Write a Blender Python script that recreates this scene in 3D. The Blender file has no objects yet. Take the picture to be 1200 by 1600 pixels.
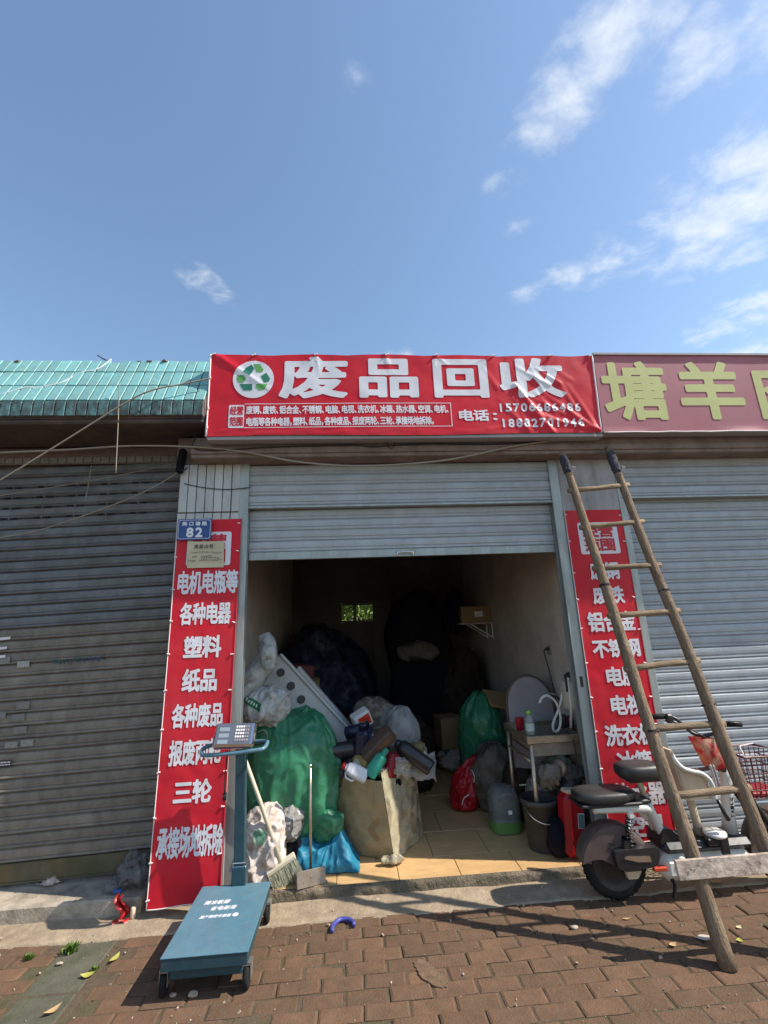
import bpy, bmesh, math, random
import numpy as np
from mathutils import Vector, Matrix, noise as mnoise, Euler

scene = bpy.context.scene
COL = scene.collection
R = math.radians
rng = random.Random(7)

# ------------------------------------------------------------------ camera
PITCH, YAW, ROLL, FPX, CAM_H = .250601, .07486, -.039442, 721.36, 1.6634
cy, sy, cp, sp = math.cos(YAW), math.sin(YAW), math.cos(PITCH), math.sin(PITCH)
fwd = Vector((sy*cp, cy*cp, sp)); right = Vector((cy, -sy, 0)); up = right.cross(fwd)
c_, s_ = math.cos(ROLL), math.sin(ROLL)
r2 = right*c_ + up*s_; u2 = up*c_ - right*s_
cd = bpy.data.cameras.new('camera'); cam = bpy.data.objects.new('camera', cd); COL.objects.link(cam)
cam.matrix_world = Matrix(((r2.x, u2.x, -fwd.x, 0), (r2.y, u2.y, -fwd.y, 0), (r2.z, u2.z, -fwd.z, CAM_H), (0, 0, 0, 1)))
cd.sensor_fit = 'VERTICAL'; cd.sensor_height = 36; cd.lens = FPX*36/1600; cd.clip_start = .05; cd.clip_end = 2000
scene.camera = cam

# ------------------------------------------------------------------ sun, sky
SUN = Vector((.95, -.20, 1.0)).normalized()          # direction towards the sun
sl = bpy.data.lights.new('sun', 'SUN'); sl.energy = 5.0; sl.angle = R(.53); sl.color = (1, .93, .82)
so = bpy.data.objects.new('sun', sl); COL.objects.link(so)
so.rotation_euler = SUN.to_track_quat('Z', 'Y').to_euler(); so.location = (6, -4, 9)

world = bpy.data.worlds.new('World'); scene.world = world; world.use_nodes = True
wn, wl = world.node_tree.nodes, world.node_tree.links
wn.clear()
out = wn.new('ShaderNodeOutputWorld'); bg = wn.new('ShaderNodeBackground'); bg.inputs[1].default_value = .15
wl.new(bg.outputs[0], out.inputs[0])
sky = wn.new('ShaderNodeTexSky'); sky.sky_type = 'NISHITA'; sky.sun_disc = False
sky.sun_elevation = math.asin(SUN.z); sky.sun_rotation = math.atan2(SUN.x, SUN.y)
sky.altitude = 300; sky.air_density = 1.5; sky.dust_density = .7; sky.ozone_density = 3.0
tc = wn.new('ShaderNodeTexCoord'); sep = wn.new('ShaderNodeSeparateXYZ'); wl.new(tc.outputs['Generated'], sep.inputs[0])
def wmath(op, a, b=None, c=None):
    n = wn.new('ShaderNodeMath'); n.operation = op
    for i, v in enumerate((a, b, c)):
        if v is None: continue
        if isinstance(v, (int, float)): n.inputs[i].default_value = v
        else: wl.new(v, n.inputs[i])
    return n.outputs[0]
zc = wmath('MAXIMUM', sep.outputs[2], .06)
comb = wn.new('ShaderNodeCombineXYZ')                # cloud layer: a flat sheet overhead
wl.new(wmath('DIVIDE', sep.outputs[0], zc), comb.inputs[0]); wl.new(wmath('DIVIDE', sep.outputs[1], zc), comb.inputs[1])
def wnoise(scale, detail, rough, dist=0.0, off=0.0):
    n = wn.new('ShaderNodeTexNoise'); n.inputs['Scale'].default_value = scale; n.inputs['Detail'].default_value = detail
    n.inputs['Roughness'].default_value = rough; n.inputs['Distortion'].default_value = dist
    m = wn.new('ShaderNodeMapping'); m.inputs['Location'].default_value = (off, off*.7, 0); m.inputs['Rotation'].default_value = (0, 0, R(-55)); m.inputs['Scale'].default_value = (.9, 1.15, 1)
    wl.new(comb.outputs[0], m.inputs[0]); wl.new(m.outputs[0], n.inputs['Vector']); return n.outputs[0]
env = None
for (u, v, a, b, ang, s) in ((.47, .59, .30, .15, -62, .95), (.42, .72, .14, .11, -50, .85), (.94, .86, .50, .30, -57, 1.1), (1.08, 1.02, .25, .2, -50, .95), (1.37, 1.25, .36, .22, -58, 1.05), (1.62, 1.48, .35, .32, -40, 1.0),
                             (-.41, 1.17, .22, .12, 70, .52), (.02, .63, .14, .08, 60, .26), (.76, .55, .30, .26, -50, .80), (.44, .95, .14, .09, 0, .36), (.39, .82, .15, .09, -40, .42), (.17, 1.52, .2, .12, 0, .42), (.62, 1.15, .2, .14, -30, .55),
                             (2.4, .8, .9, .5, -40, .9), (-1.8, 2.6, .8, .4, 30, .7), (-.6, -.7, .7, .4, 20, .7), (1.3, -.9, .8, .5, -20, .8)):
    m = wn.new('ShaderNodeMapping'); m.vector_type = 'TEXTURE'
    m.inputs['Location'].default_value = (u, v, 0); m.inputs['Rotation'].default_value = (0, 0, R(ang)); m.inputs['Scale'].default_value = (a, b, 1)
    wl.new(comb.outputs[0], m.inputs[0])
    ln = wn.new('ShaderNodeVectorMath'); ln.operation = 'LENGTH'; wl.new(m.outputs[0], ln.inputs[0])
    mr = wn.new('ShaderNodeMapRange'); mr.interpolation_type = 'SMOOTHSTEP'
    mr.inputs[1].default_value = 0; mr.inputs[2].default_value = 1; mr.inputs[3].default_value = s; mr.inputs[4].default_value = 0
    wl.new(ln.outputs['Value'], mr.inputs[0])
    env = mr.outputs[0] if env is None else wmath('MAXIMUM', env, mr.outputs[0])
n1 = wnoise(7.5, 10, .60, .25)
n2 = wnoise(2.6, 4, .55, 0, 3.1)
cov = wmath('ADD', wmath('MULTIPLY', env, .62), wmath('MULTIPLY', wmath('SUBTRACT', n1, .5), 1.9))
cov = wmath('ADD', cov, wmath('MULTIPLY', wmath('SUBTRACT', n2, .5), .7))
cov = wmath('MULTIPLY', cov, wmath('MINIMUM', wmath('MULTIPLY', env, 3.0), 1.0))
cl = wn.new('ShaderNodeMapRange'); cl.interpolation_type = 'SMOOTHSTEP'
cl.inputs[1].default_value = .12; cl.inputs[2].default_value = .95; cl.inputs[3].default_value = 0; cl.inputs[4].default_value = .80
wl.new(cov, cl.inputs[0])
mix = wn.new('ShaderNodeMix'); mix.data_type = 'RGBA'
wl.new(cl.outputs[0], mix.inputs[0]); wl.new(sky.outputs[0], mix.inputs[6]); mix.inputs[7].default_value = (5.2, 5.45, 5.7, 1)
wl.new(mix.outputs[2], bg.inputs[0])

vs = scene.view_settings; vs.view_transform = 'Standard'; vs.look = 'None'; vs.exposure = .35; vs.gamma = 1; vs.use_curve_mapping = False
scene.cycles.max_bounces = 8; scene.cycles.diffuse_bounces = 4; scene.cycles.glossy_bounces = 3; scene.cycles.transmission_bounces = 6
scene.cycles.use_denoising = True; scene.cycles.sample_clamp_indirect = 6
scene.cycles.caustics_reflective = False; scene.cycles.caustics_refractive = False

# ------------------------------------------------------------------ materials
MATS = {}
def M(name, col, rough=.6, metal=0, var=.12, vscale=5, bump=0, bscale=40, dirt=None, dscale=3, damt=.5, rnd=0, spec=.5,
      trans=0, stretch=None, alpha=1, coat=0, bdetail=4, sss=0, ior=1.45, bdist=.01, contrast=0, coords='pos', crumple=None, transl=0):
    if name in MATS: return MATS[name]
    m = bpy.data.materials.new(name); m.use_nodes = True; MATS[name] = m
    nt = m.node_tree; n, l = nt.nodes, nt.links; p = n['Principled BSDF']
    g = n.new('ShaderNodeNewGeometry'); vec = g.outputs['Position']
    if coords == 'obj':
        t = n.new('ShaderNodeTexCoord'); vec = t.outputs['Object']
    if stretch:
        mp = n.new('ShaderNodeMapping'); mp.inputs['Scale'].default_value = stretch; l.new(vec, mp.inputs[0]); vec = mp.outputs[0]
    oi = n.new('ShaderNodeObjectInfo')
    def nz(scale, detail=5, rough=.6, off=0):
        t = n.new('ShaderNodeTexNoise'); t.inputs['Scale'].default_value = scale; t.inputs['Detail'].default_value = detail; t.inputs['Roughness'].default_value = rough
        if rnd or off:
            a = n.new('ShaderNodeVectorMath'); a.operation = 'ADD'; l.new(vec, a.inputs[0])
            k = n.new('ShaderNodeMath'); k.operation = 'MULTIPLY_ADD'; k.inputs[1].default_value = 7.0 if rnd else 0; k.inputs[2].default_value = off; l.new(oi.outputs['Random'], k.inputs[0])
            cb = n.new('ShaderNodeCombineXYZ'); l.new(k.outputs[0], cb.inputs[0]); l.new(k.outputs[0], cb.inputs[2])
            l.new(cb.outputs[0], a.inputs[1]); l.new(a.outputs[0], t.inputs['Vector'])
        else: l.new(vec, t.inputs['Vector'])
        return t.outputs[0]
    def mr(src, a, b, c, d):
        k = n.new('ShaderNodeMapRange'); l.new(src, k.inputs[0])
        for i, v in enumerate((a, b, c, d)): k.inputs[i+1].default_value = v
        return k.outputs[0]
    col4 = (*col, 1)
    val = mr(nz(vscale), .25, .75, 1-var, 1+var)
    if rnd:
        k = n.new('ShaderNodeMath'); k.operation = 'MULTIPLY'; l.new(val, k.inputs[0]); l.new(mr(oi.outputs['Random'], 0, 1, 1-rnd, 1+rnd), k.inputs[1]); val = k.outputs[0]
    hs = n.new('ShaderNodeHueSaturation'); hs.inputs['Color'].default_value = col4; l.new(val, hs.inputs['Value'])
    csock = hs.outputs[0]
    if dirt:
        ds = dirt if isinstance(dirt, list) else [(dirt, dscale, damt)]
        for i, (dc, dsc, da) in enumerate(ds):
            mx = n.new('ShaderNodeMix'); mx.data_type = 'RGBA'
            l.new(mr(nz(dsc, 7, .68, 11.3*(i+1)), .42, .68, 0, da), mx.inputs[0]); l.new(csock, mx.inputs[6]); mx.inputs[7].default_value = (*dc, 1)
            csock = mx.outputs[2]
    l.new(csock, p.inputs['Base Color'])
    l.new(mr(nz(vscale*2.3, 4, .6, 5), .3, .7, max(.02, rough-.1), min(1, rough+.12)), p.inputs['Roughness'])
    p.inputs['Metallic'].default_value = metal; p.inputs['Specular IOR Level'].default_value = spec; p.inputs['IOR'].default_value = ior
    if trans: p.inputs['Transmission Weight'].default_value = trans
    if alpha < 1: p.inputs['Alpha'].default_value = alpha
    if coat: p.inputs['Coat Weight'].default_value = coat; p.inputs['Coat Roughness'].default_value = .12
    if bump:
        b = n.new('ShaderNodeBump'); b.inputs['Strength'].default_value = bump; b.inputs['Distance'].default_value = bdist
        l.new(nz(bscale, bdetail, .6), b.inputs['Height']); l.new(b.outputs[0], p.inputs['Normal'])
    if crumple:                                       # facets of creased film: random tilt per cell, two sizes
        nsrc = b.outputs[0] if bump else g.outputs['Normal']
        wv = n.new('ShaderNodeTexNoise'); wv.inputs['Scale'].default_value = crumple[0]*.5; wv.inputs['Detail'].default_value = 2; l.new(g.outputs['Position'], wv.inputs['Vector'])
        wa = n.new('ShaderNodeVectorMath'); wa.operation = 'MULTIPLY_ADD'; l.new(wv.outputs['Color'], wa.inputs[0]); wa.inputs[1].default_value = (1.2/crumple[0],)*3; l.new(g.outputs['Position'], wa.inputs[2])
        for sc_, st_ in ((crumple[0], crumple[1]), (crumple[0]*2.7, crumple[1]*.6)):
            vo = n.new('ShaderNodeTexVoronoi'); vo.feature = 'SMOOTH_F1'; vo.inputs['Smoothness'].default_value = .22; vo.inputs['Scale'].default_value = sc_; l.new(wa.outputs[0], vo.inputs['Vector'])
            sb = n.new('ShaderNodeVectorMath'); sb.operation = 'SUBTRACT'; l.new(vo.outputs['Color'], sb.inputs[0]); sb.inputs[1].default_value = (.5, .5, .5)
            ma = n.new('ShaderNodeVectorMath'); ma.operation = 'MULTIPLY_ADD'; l.new(sb.outputs[0], ma.inputs[0]); ma.inputs[1].default_value = (st_,)*3; l.new(nsrc, ma.inputs[2])
            no = n.new('ShaderNodeVectorMath'); no.operation = 'NORMALIZE'; l.new(ma.outputs[0], no.inputs[0]); nsrc = no.outputs[0]
        l.new(nsrc, p.inputs['Normal'])
    if transl:                                        # thin film lets light through
        tr_ = n.new('ShaderNodeBsdfTranslucent'); l.new(csock, tr_.inputs['Color']); ms = n.new('ShaderNodeMixShader'); ms.inputs[0].default_value = transl
        l.new(p.outputs[0], ms.inputs[1]); l.new(tr_.outputs[0], ms.inputs[2]); l.new(ms.outputs[0], n['Material Output'].inputs['Surface'])
    return m

BROWN_DIRT = (.10, .07, .045)
m_brick = M('paving_brick', (.165, .083, .046), .9, var=.2, vscale=16, bump=.7, bscale=110, rnd=.2, dirt=[((.095, .056, .031), 8, .6), ((.21, .15, .10), 26, .28), ((.075, .053, .028), 3, .45), ((.125, .10, .065), 45, .4)], bdist=.008)
m_joint = M('mossy_joint', (.105, .074, .047), .95, var=.3, vscale=30, bump=.9, bscale=90, dirt=[((.075, .078, .026), 3.2, .75), ((.16, .12, .08), 12, .4)])
m_slab = M('mossy_slab', (.105, .10, .072), .9, var=.25, vscale=9, bump=.6, bscale=70, rnd=.1, dirt=[((.05, .058, .026), 5, .8), ((.16, .14, .10), 20, .35)])
m_apron = M('apron_cement', (.40, .31, .215), .92, var=.16, vscale=6, bump=.8, bscale=55, dirt=[((.22, .155, .10), 5, .6), ((.14, .115, .08), 17, .4)])
m_step = M('step_cement', (.44, .37, .29), .9, var=.14, vscale=8, bump=.5, bscale=60, dirt=[((.13, .11, .08), 7, .7)])
m_thresh = M('rough_threshold', (.20, .155, .11), .95, var=.25, vscale=14, bump=1, bscale=50, dirt=[((.05, .055, .03), 7, .8)], bdist=.02)
m_floor = M('floor_tile', (.62, .385, .175), .45, var=.14, vscale=6, bump=.1, bscale=30, rnd=.08, dirt=[((.36, .24, .13), 9, .4)], stretch=(1, 3, 1))
m_grout = M('grout', (.12, .09, .06), .95)
m_conc = M('lintel_concrete', (.25, .185, .15), .9, var=.2, vscale=7, bump=.4, bscale=60, dirt=[((.10, .075, .065), 5, .7)], stretch=(1, 1, .5))
m_plast = M('grey_plaster', (.42, .41, .41), .85, var=.14, vscale=5, bump=.25, bscale=45, dirt=[((.16, .12, .10), 4, .65)], stretch=(2, 1, .6))
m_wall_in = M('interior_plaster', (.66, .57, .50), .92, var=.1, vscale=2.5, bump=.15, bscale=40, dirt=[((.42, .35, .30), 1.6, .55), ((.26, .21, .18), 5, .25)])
m_dark_in = M('gloom_plaster', (.16, .13, .12), .95, var=.2, vscale=2, dirt=[((.07, .06, .058), 1.3, .7)])  # back wall and ceiling: gloom of the deep interior put into the colour
m_ptile = M('white_glazed_tile', (.52, .52, .50), .38, var=.06, vscale=8, rnd=.07, dirt=[((.27, .25, .22), 6, .5)], stretch=(1.5, 1, .5))
m_btile = M('beam_tile', (.24, .22, .20), .5, var=.1, rnd=.15, dirt=[((.08, .07, .06), 9, .6)])
m_roof = M('turquoise_roof_tile', (.19, .46, .46), .5, var=.14, vscale=10, rnd=.15, dirt=[((.28, .46, .42), 8, .45), ((.13, .25, .24), 5, .45), ((.24, .22, .19), 30, .3)], bump=.1, bscale=30)
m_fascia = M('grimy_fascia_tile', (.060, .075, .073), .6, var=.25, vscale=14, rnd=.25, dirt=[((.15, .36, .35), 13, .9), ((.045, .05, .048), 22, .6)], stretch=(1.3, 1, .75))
m_mortar = M('roof_mortar', (.20, .14, .12), .95, var=.2, vscale=20)
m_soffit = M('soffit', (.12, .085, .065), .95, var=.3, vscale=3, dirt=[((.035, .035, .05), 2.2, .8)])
m_galv = M('galvanised_slat', (.42, .46, .49), .62, metal=.0, spec=.35, var=.08, vscale=3, rnd=.06, dirt=[((.30, .30, .30), 6, .45), ((.36, .33, .29), 2.5, .35)], stretch=(1.5, 1, .7), bump=.05, bscale=20)
m_galvL = M('grimy_shaded_slat', (.165, .175, .185), .55, metal=.12, var=.14, vscale=4, rnd=.08, dirt=[((.115, .10, .085), 2.2, .7), ((.07, .06, .05), 7, .5)], stretch=(1.2, 1, .8))  # grime, with the canopy's shade darkened into the base colour
m_galvL2 = M('dusty_slat', (.225, .195, .16), .7, metal=.05, var=.18, vscale=4, rnd=.1, dirt=[((.16, .13, .10), 2.6, .7), ((.095, .078, .062), 8, .6), ((.28, .255, .225), 14, .35)], stretch=(1.2, 1, .8))
m_rust = M('rusty_bottom_rail', (.12, .105, .06), .8, var=.3, vscale=9, bump=.3, bscale=50, dirt=[((.16, .085, .035), 8, .7), ((.05, .065, .03), 5, .6)], stretch=(1, 1, .6))
m_track = M('shutter_track_steel', (.40, .44, .43), .45, metal=.3, var=.1, vscale=6, dirt=[((.22, .2, .17), 7, .5)], stretch=(2, 2, .4))
m_black = M('black_gap', (.012, .012, .014), .9, var=.1)
m_red = M('red_vinyl', (.66, .012, .030), .45, spec=.3, var=.08, vscale=3, bump=.08, bscale=180, dirt=[((.50, .02, .03), 4, .4), ((.58, .07, .08), 1.7, .35), ((.35, .03, .03), 25, .2)])
m_white = M('white_print', (.74, .73, .77), .45, var=.05, vscale=6)
m_redtxt = M('red_print', (.56, .015, .035), .45, var=.05)
m_grnA = M('dark_green_print', (.03, .20, .13), .45, var=.08)
m_grnB = M('light_green_print', (.13, .38, .10), .45, var=.08)
m_faded = M('faded_pink_vinyl', (.40, .12, .145), .5, var=.08, vscale=2.5, bump=.06, bscale=200, dirt=[((.33, .14, .155), 3, .4)])
m_yell = M('faded_yellow_print', (.52, .52, .19), .5, var=.06, vscale=8)
m_boxgrey = M('sign_box_sheet', (.36, .34, .34), .6, var=.1)
m_hem = M('white_banner_hem', (.78, .72, .72), .5, var=.06)
m_blue = M('enamel_blue', (.012, .05, .22), .35, var=.06, vscale=10, coat=.3)
m_paper = M('cream_paper', (.60, .53, .36), .8, var=.06, vscale=12, dirt=[((.48, .40, .25), 9, .4)])
m_ink = M('black_ink', (.03, .03, .035), .7)
m_scale = M('teal_enamel', (.078, .20, .275), .4, var=.08, vscale=4, coat=.1, dirt=[((.16, .25, .29), 7, .35), ((.24, .25, .23), 38, .25), ((.09, .10, .10), 11, .25)], bump=.05, bscale=60)
m_scaled = M('dark_teal_enamel', (.016, .058, .080), .42, var=.08, dirt=[((.08, .09, .09), 12, .3)])
m_chrome = M('chrome', (.75, .72, .70), .18, metal=1, var=.05)
m_castor = M('castor_steel', (.30, .29, .27), .5, metal=.6, var=.2, vscale=20)
m_rub = M('black_rubber', (.014, .014, .014), .8, spec=.25, var=.2, vscale=14, dirt=[((.045, .04, .035), 8, .35)])  # dust toned down to stand in for shade on the rear wheel
m_blkpl = M('black_plastic', (.02, .02, .022), .35, var=.15, vscale=8, dirt=[((.07, .065, .06), 9, .3)])
m_seat = M('black_vinyl_seat', (.028, .027, .027), .42, var=.12, vscale=6, bump=.08, bscale=120, dirt=[((.10, .09, .08), 4, .35)])
m_whpl = M('white_painted_frame', (.74, .72, .67), .35, var=.05, vscale=5, coat=.2, dirt=[((.50, .45, .38), 7, .35)])
m_beige = M('beige_plastic', (.66, .52, .36), .45, var=.08, dirt=[((.45, .35, .25), 6, .4)])
m_mud = M('brown_fender', (.098, .068, .060), .55, var=.14, vscale=7, dirt=[((.15, .12, .10), 6, .45)])
m_wood = M('weathered_pole', (.255, .172, .108), .92, var=.32, vscale=9, bump=1, bscale=26, dirt=[((.075, .05, .034), 6, .7), ((.40, .31, .22), 12, .5)], stretch=(4, 4, .6), bdist=.018)
m_rung = M('weathered_rung', (.27, .19, .115), .9, var=.25, vscale=9, bump=.8, bscale=30, dirt=[((.10, .07, .045), 6, .7), ((.38, .31, .22), 14, .35)], stretch=(.8, 4, 4), rnd=.18, bdist=.014)
m_board = M('painted_board', (.60, .48, .39), .85, var=.14, vscale=7, bump=.4, bscale=40, dirt=[((.07, .055, .05), 17, .85), ((.42, .32, .25), 4, .5)], stretch=(1, 1, 1.4))
m_cable = M('pale_cable', (.30, .25, .19), .7, var=.12)
m_cabled = M('dark_cable', (.03, .028, .028), .6)
m_grnbag = M('green_woven_bag', (.035, .195, .10), .3, var=.12, vscale=4, dirt=[((.07, .24, .14), 3, .4)], crumple=(7, .30), bump=.12, bscale=11, bdist=.03, transl=.12)
m_whbag = M('white_plastic_bag', (.60, .60, .57), .22, var=.08, vscale=6, crumple=(13, .75), dirt=[((.42, .42, .38), 5, .4)], transl=.25)
m_clrbag = M('clear_plastic_bag', (.62, .63, .63), .18, var=.05, alpha=.5, crumple=(11, .8), transl=.3)
m_blutarp = M('blue_tarp', (.015, .19, .31), .5, var=.14, vscale=6, crumple=(11, .5), dirt=[((.04, .28, .38), 5, .4), ((.01, .09, .15), 7, .4)])
m_prnsack = M('printed_sack', (.62, .55, .50), .5, var=.08, vscale=8, crumple=(15, .9), dirt=[((.48, .28, .18), 9, .55), ((.34, .27, .24), 15, .45)])
m_card = M('cardboard', (.30, .20, .10), .85, var=.1, vscale=4, bump=.1, bscale=30, dirt=[((.22, .145, .075), 3, .5)])
m_wrap = M('clouded_wrap', (.40, .36, .25), .26, var=.1, vscale=6, crumple=(11, .6), dirt=[((.27, .21, .12), 3, .6)])
m_foam = M('polystyrene', (.62, .60, .58), .75, var=.06, vscale=9, bump=.1, bscale=160, dirt=[((.42, .38, .34), 4, .4)])
m_steel = M('stainless', (.52, .42, .31), .33, metal=.75, var=.12, vscale=8, dirt=[((.25, .18, .12), 7, .4)])
m_zinc = M('zinc_sheet', (.40, .34, .28), .42, metal=.5, var=.14, vscale=8, dirt=[((.22, .16, .12), 8, .5)])
m_board2 = M('grey_laminate', (.30, .27, .29), .5, var=.06, dirt=[((.2, .17, .17), 4, .4)])
m_bamboo = M('pale_handle', (.62, .56, .43), .55, var=.08, vscale=9, dirt=[((.45, .38, .27), 6, .4)])
m_brist = M('straw_bristles', (.55, .55, .40), .9, var=.2, vscale=30, bump=1, bscale=160, bdist=.012, stretch=(3, 3, .3))
m_weed = M('weed_leaf', (.10, .17, .025), .6, var=.25, vscale=30, sss=0)
m_dryleaf = M('dry_leaf', (.50, .33, .16), .75, var=.15, vscale=30)
m_yleaf = M('yellow_leaf', (.42, .40, .09), .7, var=.15, vscale=30)
m_pebble = M('pebble', (.42, .34, .27), .9, var=.2, vscale=30)
m_leaf = M('tree_leaf', (.20, .28, .045), .6, var=.3, vscale=12, rnd=.2)
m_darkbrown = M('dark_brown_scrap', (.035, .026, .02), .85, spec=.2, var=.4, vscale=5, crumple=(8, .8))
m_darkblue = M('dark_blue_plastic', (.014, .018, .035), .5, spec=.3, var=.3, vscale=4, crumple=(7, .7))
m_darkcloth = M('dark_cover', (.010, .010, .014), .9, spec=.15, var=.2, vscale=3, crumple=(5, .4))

def glass_mat():
    m = bpy.data.materials.new('thin_clear_plastic'); m.use_nodes = True; n, l = m.node_tree.nodes, m.node_tree.links
    n.clear(); o = n.new('ShaderNodeOutputMaterial'); mx = n.new('ShaderNodeMixShader'); t = n.new('ShaderNodeBsdfTransparent'); g = n.new('ShaderNodeBsdfGlossy')
    lw = n.new('ShaderNodeLayerWeight'); lw.inputs[0].default_value = .35
    t.inputs[0].default_value = (.9, .93, .93, 1); g.inputs['Roughness'].default_value = .12
    l.new(lw.outputs['Facing'], mx.inputs[0]); l.new(t.outputs[0], mx.inputs[1]); l.new(g.outputs[0], mx.inputs[2]); l.new(mx.outputs[0], o.inputs[0]); return m
m_clear = glass_mat()

# ------------------------------------------------------------------ mesh helpers
class MB:
    def __init__(s): s.v = []; s.f = []
    def add(s, vs_, fs):
        b = len(s.v); s.v += [tuple(x) for x in vs_]; s.f += [tuple(i+b for i in f) for f in fs]; return s
    def box(s, c, d, rot=None, bev=0):
        hx, hy, hz = d[0]/2, d[1]/2, d[2]/2; b = min(bev, hx*.9, hy*.9, hz*.9); c = Vector(c)
        vs_, fs, idx = [], [], {}
        if b <= 0:
            for sx in (-1, 1):
                for sy_ in (-1, 1):
                    for sz in (-1, 1): vs_.append(Vector((sx*hx, sy_*hy, sz*hz)))
            fs = [(0, 1, 3, 2), (4, 6, 7, 5), (0, 4, 5, 1), (2, 3, 7, 6), (0, 2, 6, 4), (1, 5, 7, 3)]
        else:
            for sx in (-1, 1):
                for sy_ in (-1, 1):
                    for sz in (-1, 1):
                        for ax in range(3):
                            p = [sx*(hx-b), sy_*(hy-b), sz*(hz-b)]; p[ax] = (sx*hx, sy_*hy, sz*hz)[ax]
                            idx[(sx, sy_, sz, ax)] = len(vs_); vs_.append(Vector(p))
            for ax in range(3):
                o1, o2 = [(1, 2), (2, 0), (0, 1)][ax]
                for sg in (-1, 1):
                    q = []
                    for (a1, a2) in ((-1, -1), (1, -1), (1, 1), (-1, 1)):
                        k = [0, 0, 0]; k[ax] = sg; k[o1] = a1; k[o2] = a2; q.append(idx[(*k, ax)])
                    fs.append(tuple(q if sg > 0 else q[::-1]))
                for a1 in (-1, 1):
                    for a2 in (-1, 1):
                        k0 = [0, 0, 0]; k1 = [0, 0, 0]; k0[ax] = -1; k1[ax] = 1
                        for k in (k0, k1): k[o1] = a1; k[o2] = a2
                        q = (idx[(*k0, o1)], idx[(*k1, o1)], idx[(*k1, o2)], idx[(*k0, o2)])
                        fs.append(q if a1*a2 > 0 else q[::-1])
            for sx in (-1, 1):
                for sy_ in (-1, 1):
                    for sz in (-1, 1):
                        q = tuple(idx[(sx, sy_, sz, a)] for a in range(3)); fs.append(q if sx*sy_*sz > 0 else q[::-1])
        if rot is not None: vs_ = [rot @ v for v in vs_]
        return s.add([v+c for v in vs_], fs)
    def tube(s, pts, rad, n=8, caps=True, closed=False, jit=0):
        pts = [Vector(p) for p in pts]; k = len(pts)
        rads = [rad]*k if isinstance(rad, (int, float)) else rad
        ref = None; vs_, fs = [], []
        for i, p in enumerate(pts):
            if closed: t = pts[(i+1) % k]-pts[i-1]
            else: t = pts[min(i+1, k-1)]-pts[max(i-1, 0)]
            t.normalize()
            if ref is None: ref = t.orthogonal().normalized()
            ref = (ref-t*ref.dot(t)).normalized(); b = t.cross(ref)
            for j in range(n):
                a = 2*math.pi*j/n; r = rads[i]*(1+(rng.uniform(-jit, jit) if jit else 0))
                vs_.append(p+(ref*math.cos(a)+b*math.sin(a))*r)
        for i in range(k if closed else k-1):
            for j in range(n):
                i2 = (i+1) % k; fs.append((i*n+j, i*n+(j+1) % n, i2*n+(j+1) % n, i2*n+j))
        if caps and not closed: fs += [tuple(range(n))[::-1], tuple((k-1)*n+j for j in range(n))]
        return s.add(vs_, fs)
    def lathe(s, prof, n=20, M_=None, sq=0, cap=True):
        vs_, fs = [], []
        for (r, z) in prof:
            for j in range(n):
                a = 2*math.pi*j/n; ca, sa = math.cos(a), math.sin(a)
                if sq: q = (abs(ca)**sq+abs(sa)**sq)**(-1/sq)
                else: q = 1
                v = Vector((r*q*ca, r*q*sa, z)); vs_.append(M_ @ v if M_ is not None else v)
        k = len(prof)
        for i in range(k-1):
            for j in range(n): fs.append((i*n+j, i*n+(j+1) % n, (i+1)*n+(j+1) % n, (i+1)*n+j))
        if cap: fs += [tuple(range(n))[::-1], tuple((k-1)*n+j for j in range(n))]
        return s.add(vs_, fs)
    def grid(s, fn, nu, nv, cu=False):
        vs_ = [fn(i/nu, j/nv) for j in range(nv+1) for i in range(nu+1)]
        fs = [(j*(nu+1)+i, j*(nu+1)+i+1, (j+1)*(nu+1)+i+1, (j+1)*(nu+1)+i) for j in range(nv) for i in range(nu)]
        return s.add(vs_, fs)
    def prism(s, outline, fn, t0, t1):
        """outline of (a, b); fn(a, b, t) -> point; front face at t0, back at t1"""
        k = len(outline)
        vs_ = [fn(a, b, t0) for a, b in outline]+[fn(a, b, t1) for a, b in outline]
        fs = [tuple(range(k)), tuple(range(2*k-1, k-1, -1))]+[(i, i+k, (i+1) % k+k, (i+1) % k) for i in range(k)]
        return s.add(vs_, fs)

def base_of(o):
    while o.parent is not None: o = o.parent
    return o.location
def mesh_from(name, mb, mat, off=Vector((0, 0, 0)), smooth=False, fix=True):
    me = bpy.data.meshes.new(name)
    me.from_pydata([(v[0]-off[0], v[1]-off[1], v[2]-off[2]) for v in mb.v], [], mb.f)
    if fix:
        b = bmesh.new(); b.from_mesh(me); bmesh.ops.recalc_face_normals(b, faces=b.faces); b.to_mesh(me); b.free()
    if smooth: me.polygons.foreach_set('use_smooth', [True]*len(me.polygons))
    if mat: me.materials.append(mat)
    me.update(); return me
def part(name, mb, mat, parent, smooth=False, label=None, kind=None, fix=True):
    o = bpy.data.objects.new(name, mesh_from(name, mb, mat, base_of(parent), smooth, fix)); COL.objects.link(o); o.parent = parent
    if label: o['label'] = label
    if kind: o['kind'] = kind
    return o
def inst(name, me, loc, parent, rot=(0, 0, 0), scale=(1, 1, 1)):
    o = bpy.data.objects.new(name, me); COL.objects.link(o); o.parent = parent
    o.location = Vector(loc)-base_of(parent); o.rotation_euler = rot; o.scale = scale; return o
def thing(name, label, cat, loc=(0, 0, 0), group=None):
    o = bpy.data.objects.new(name, None); COL.objects.link(o); o.location = loc; o.empty_display_size = .1
    o['label'] = label; o['category'] = cat
    if group: o['group'] = group
    return o
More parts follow.
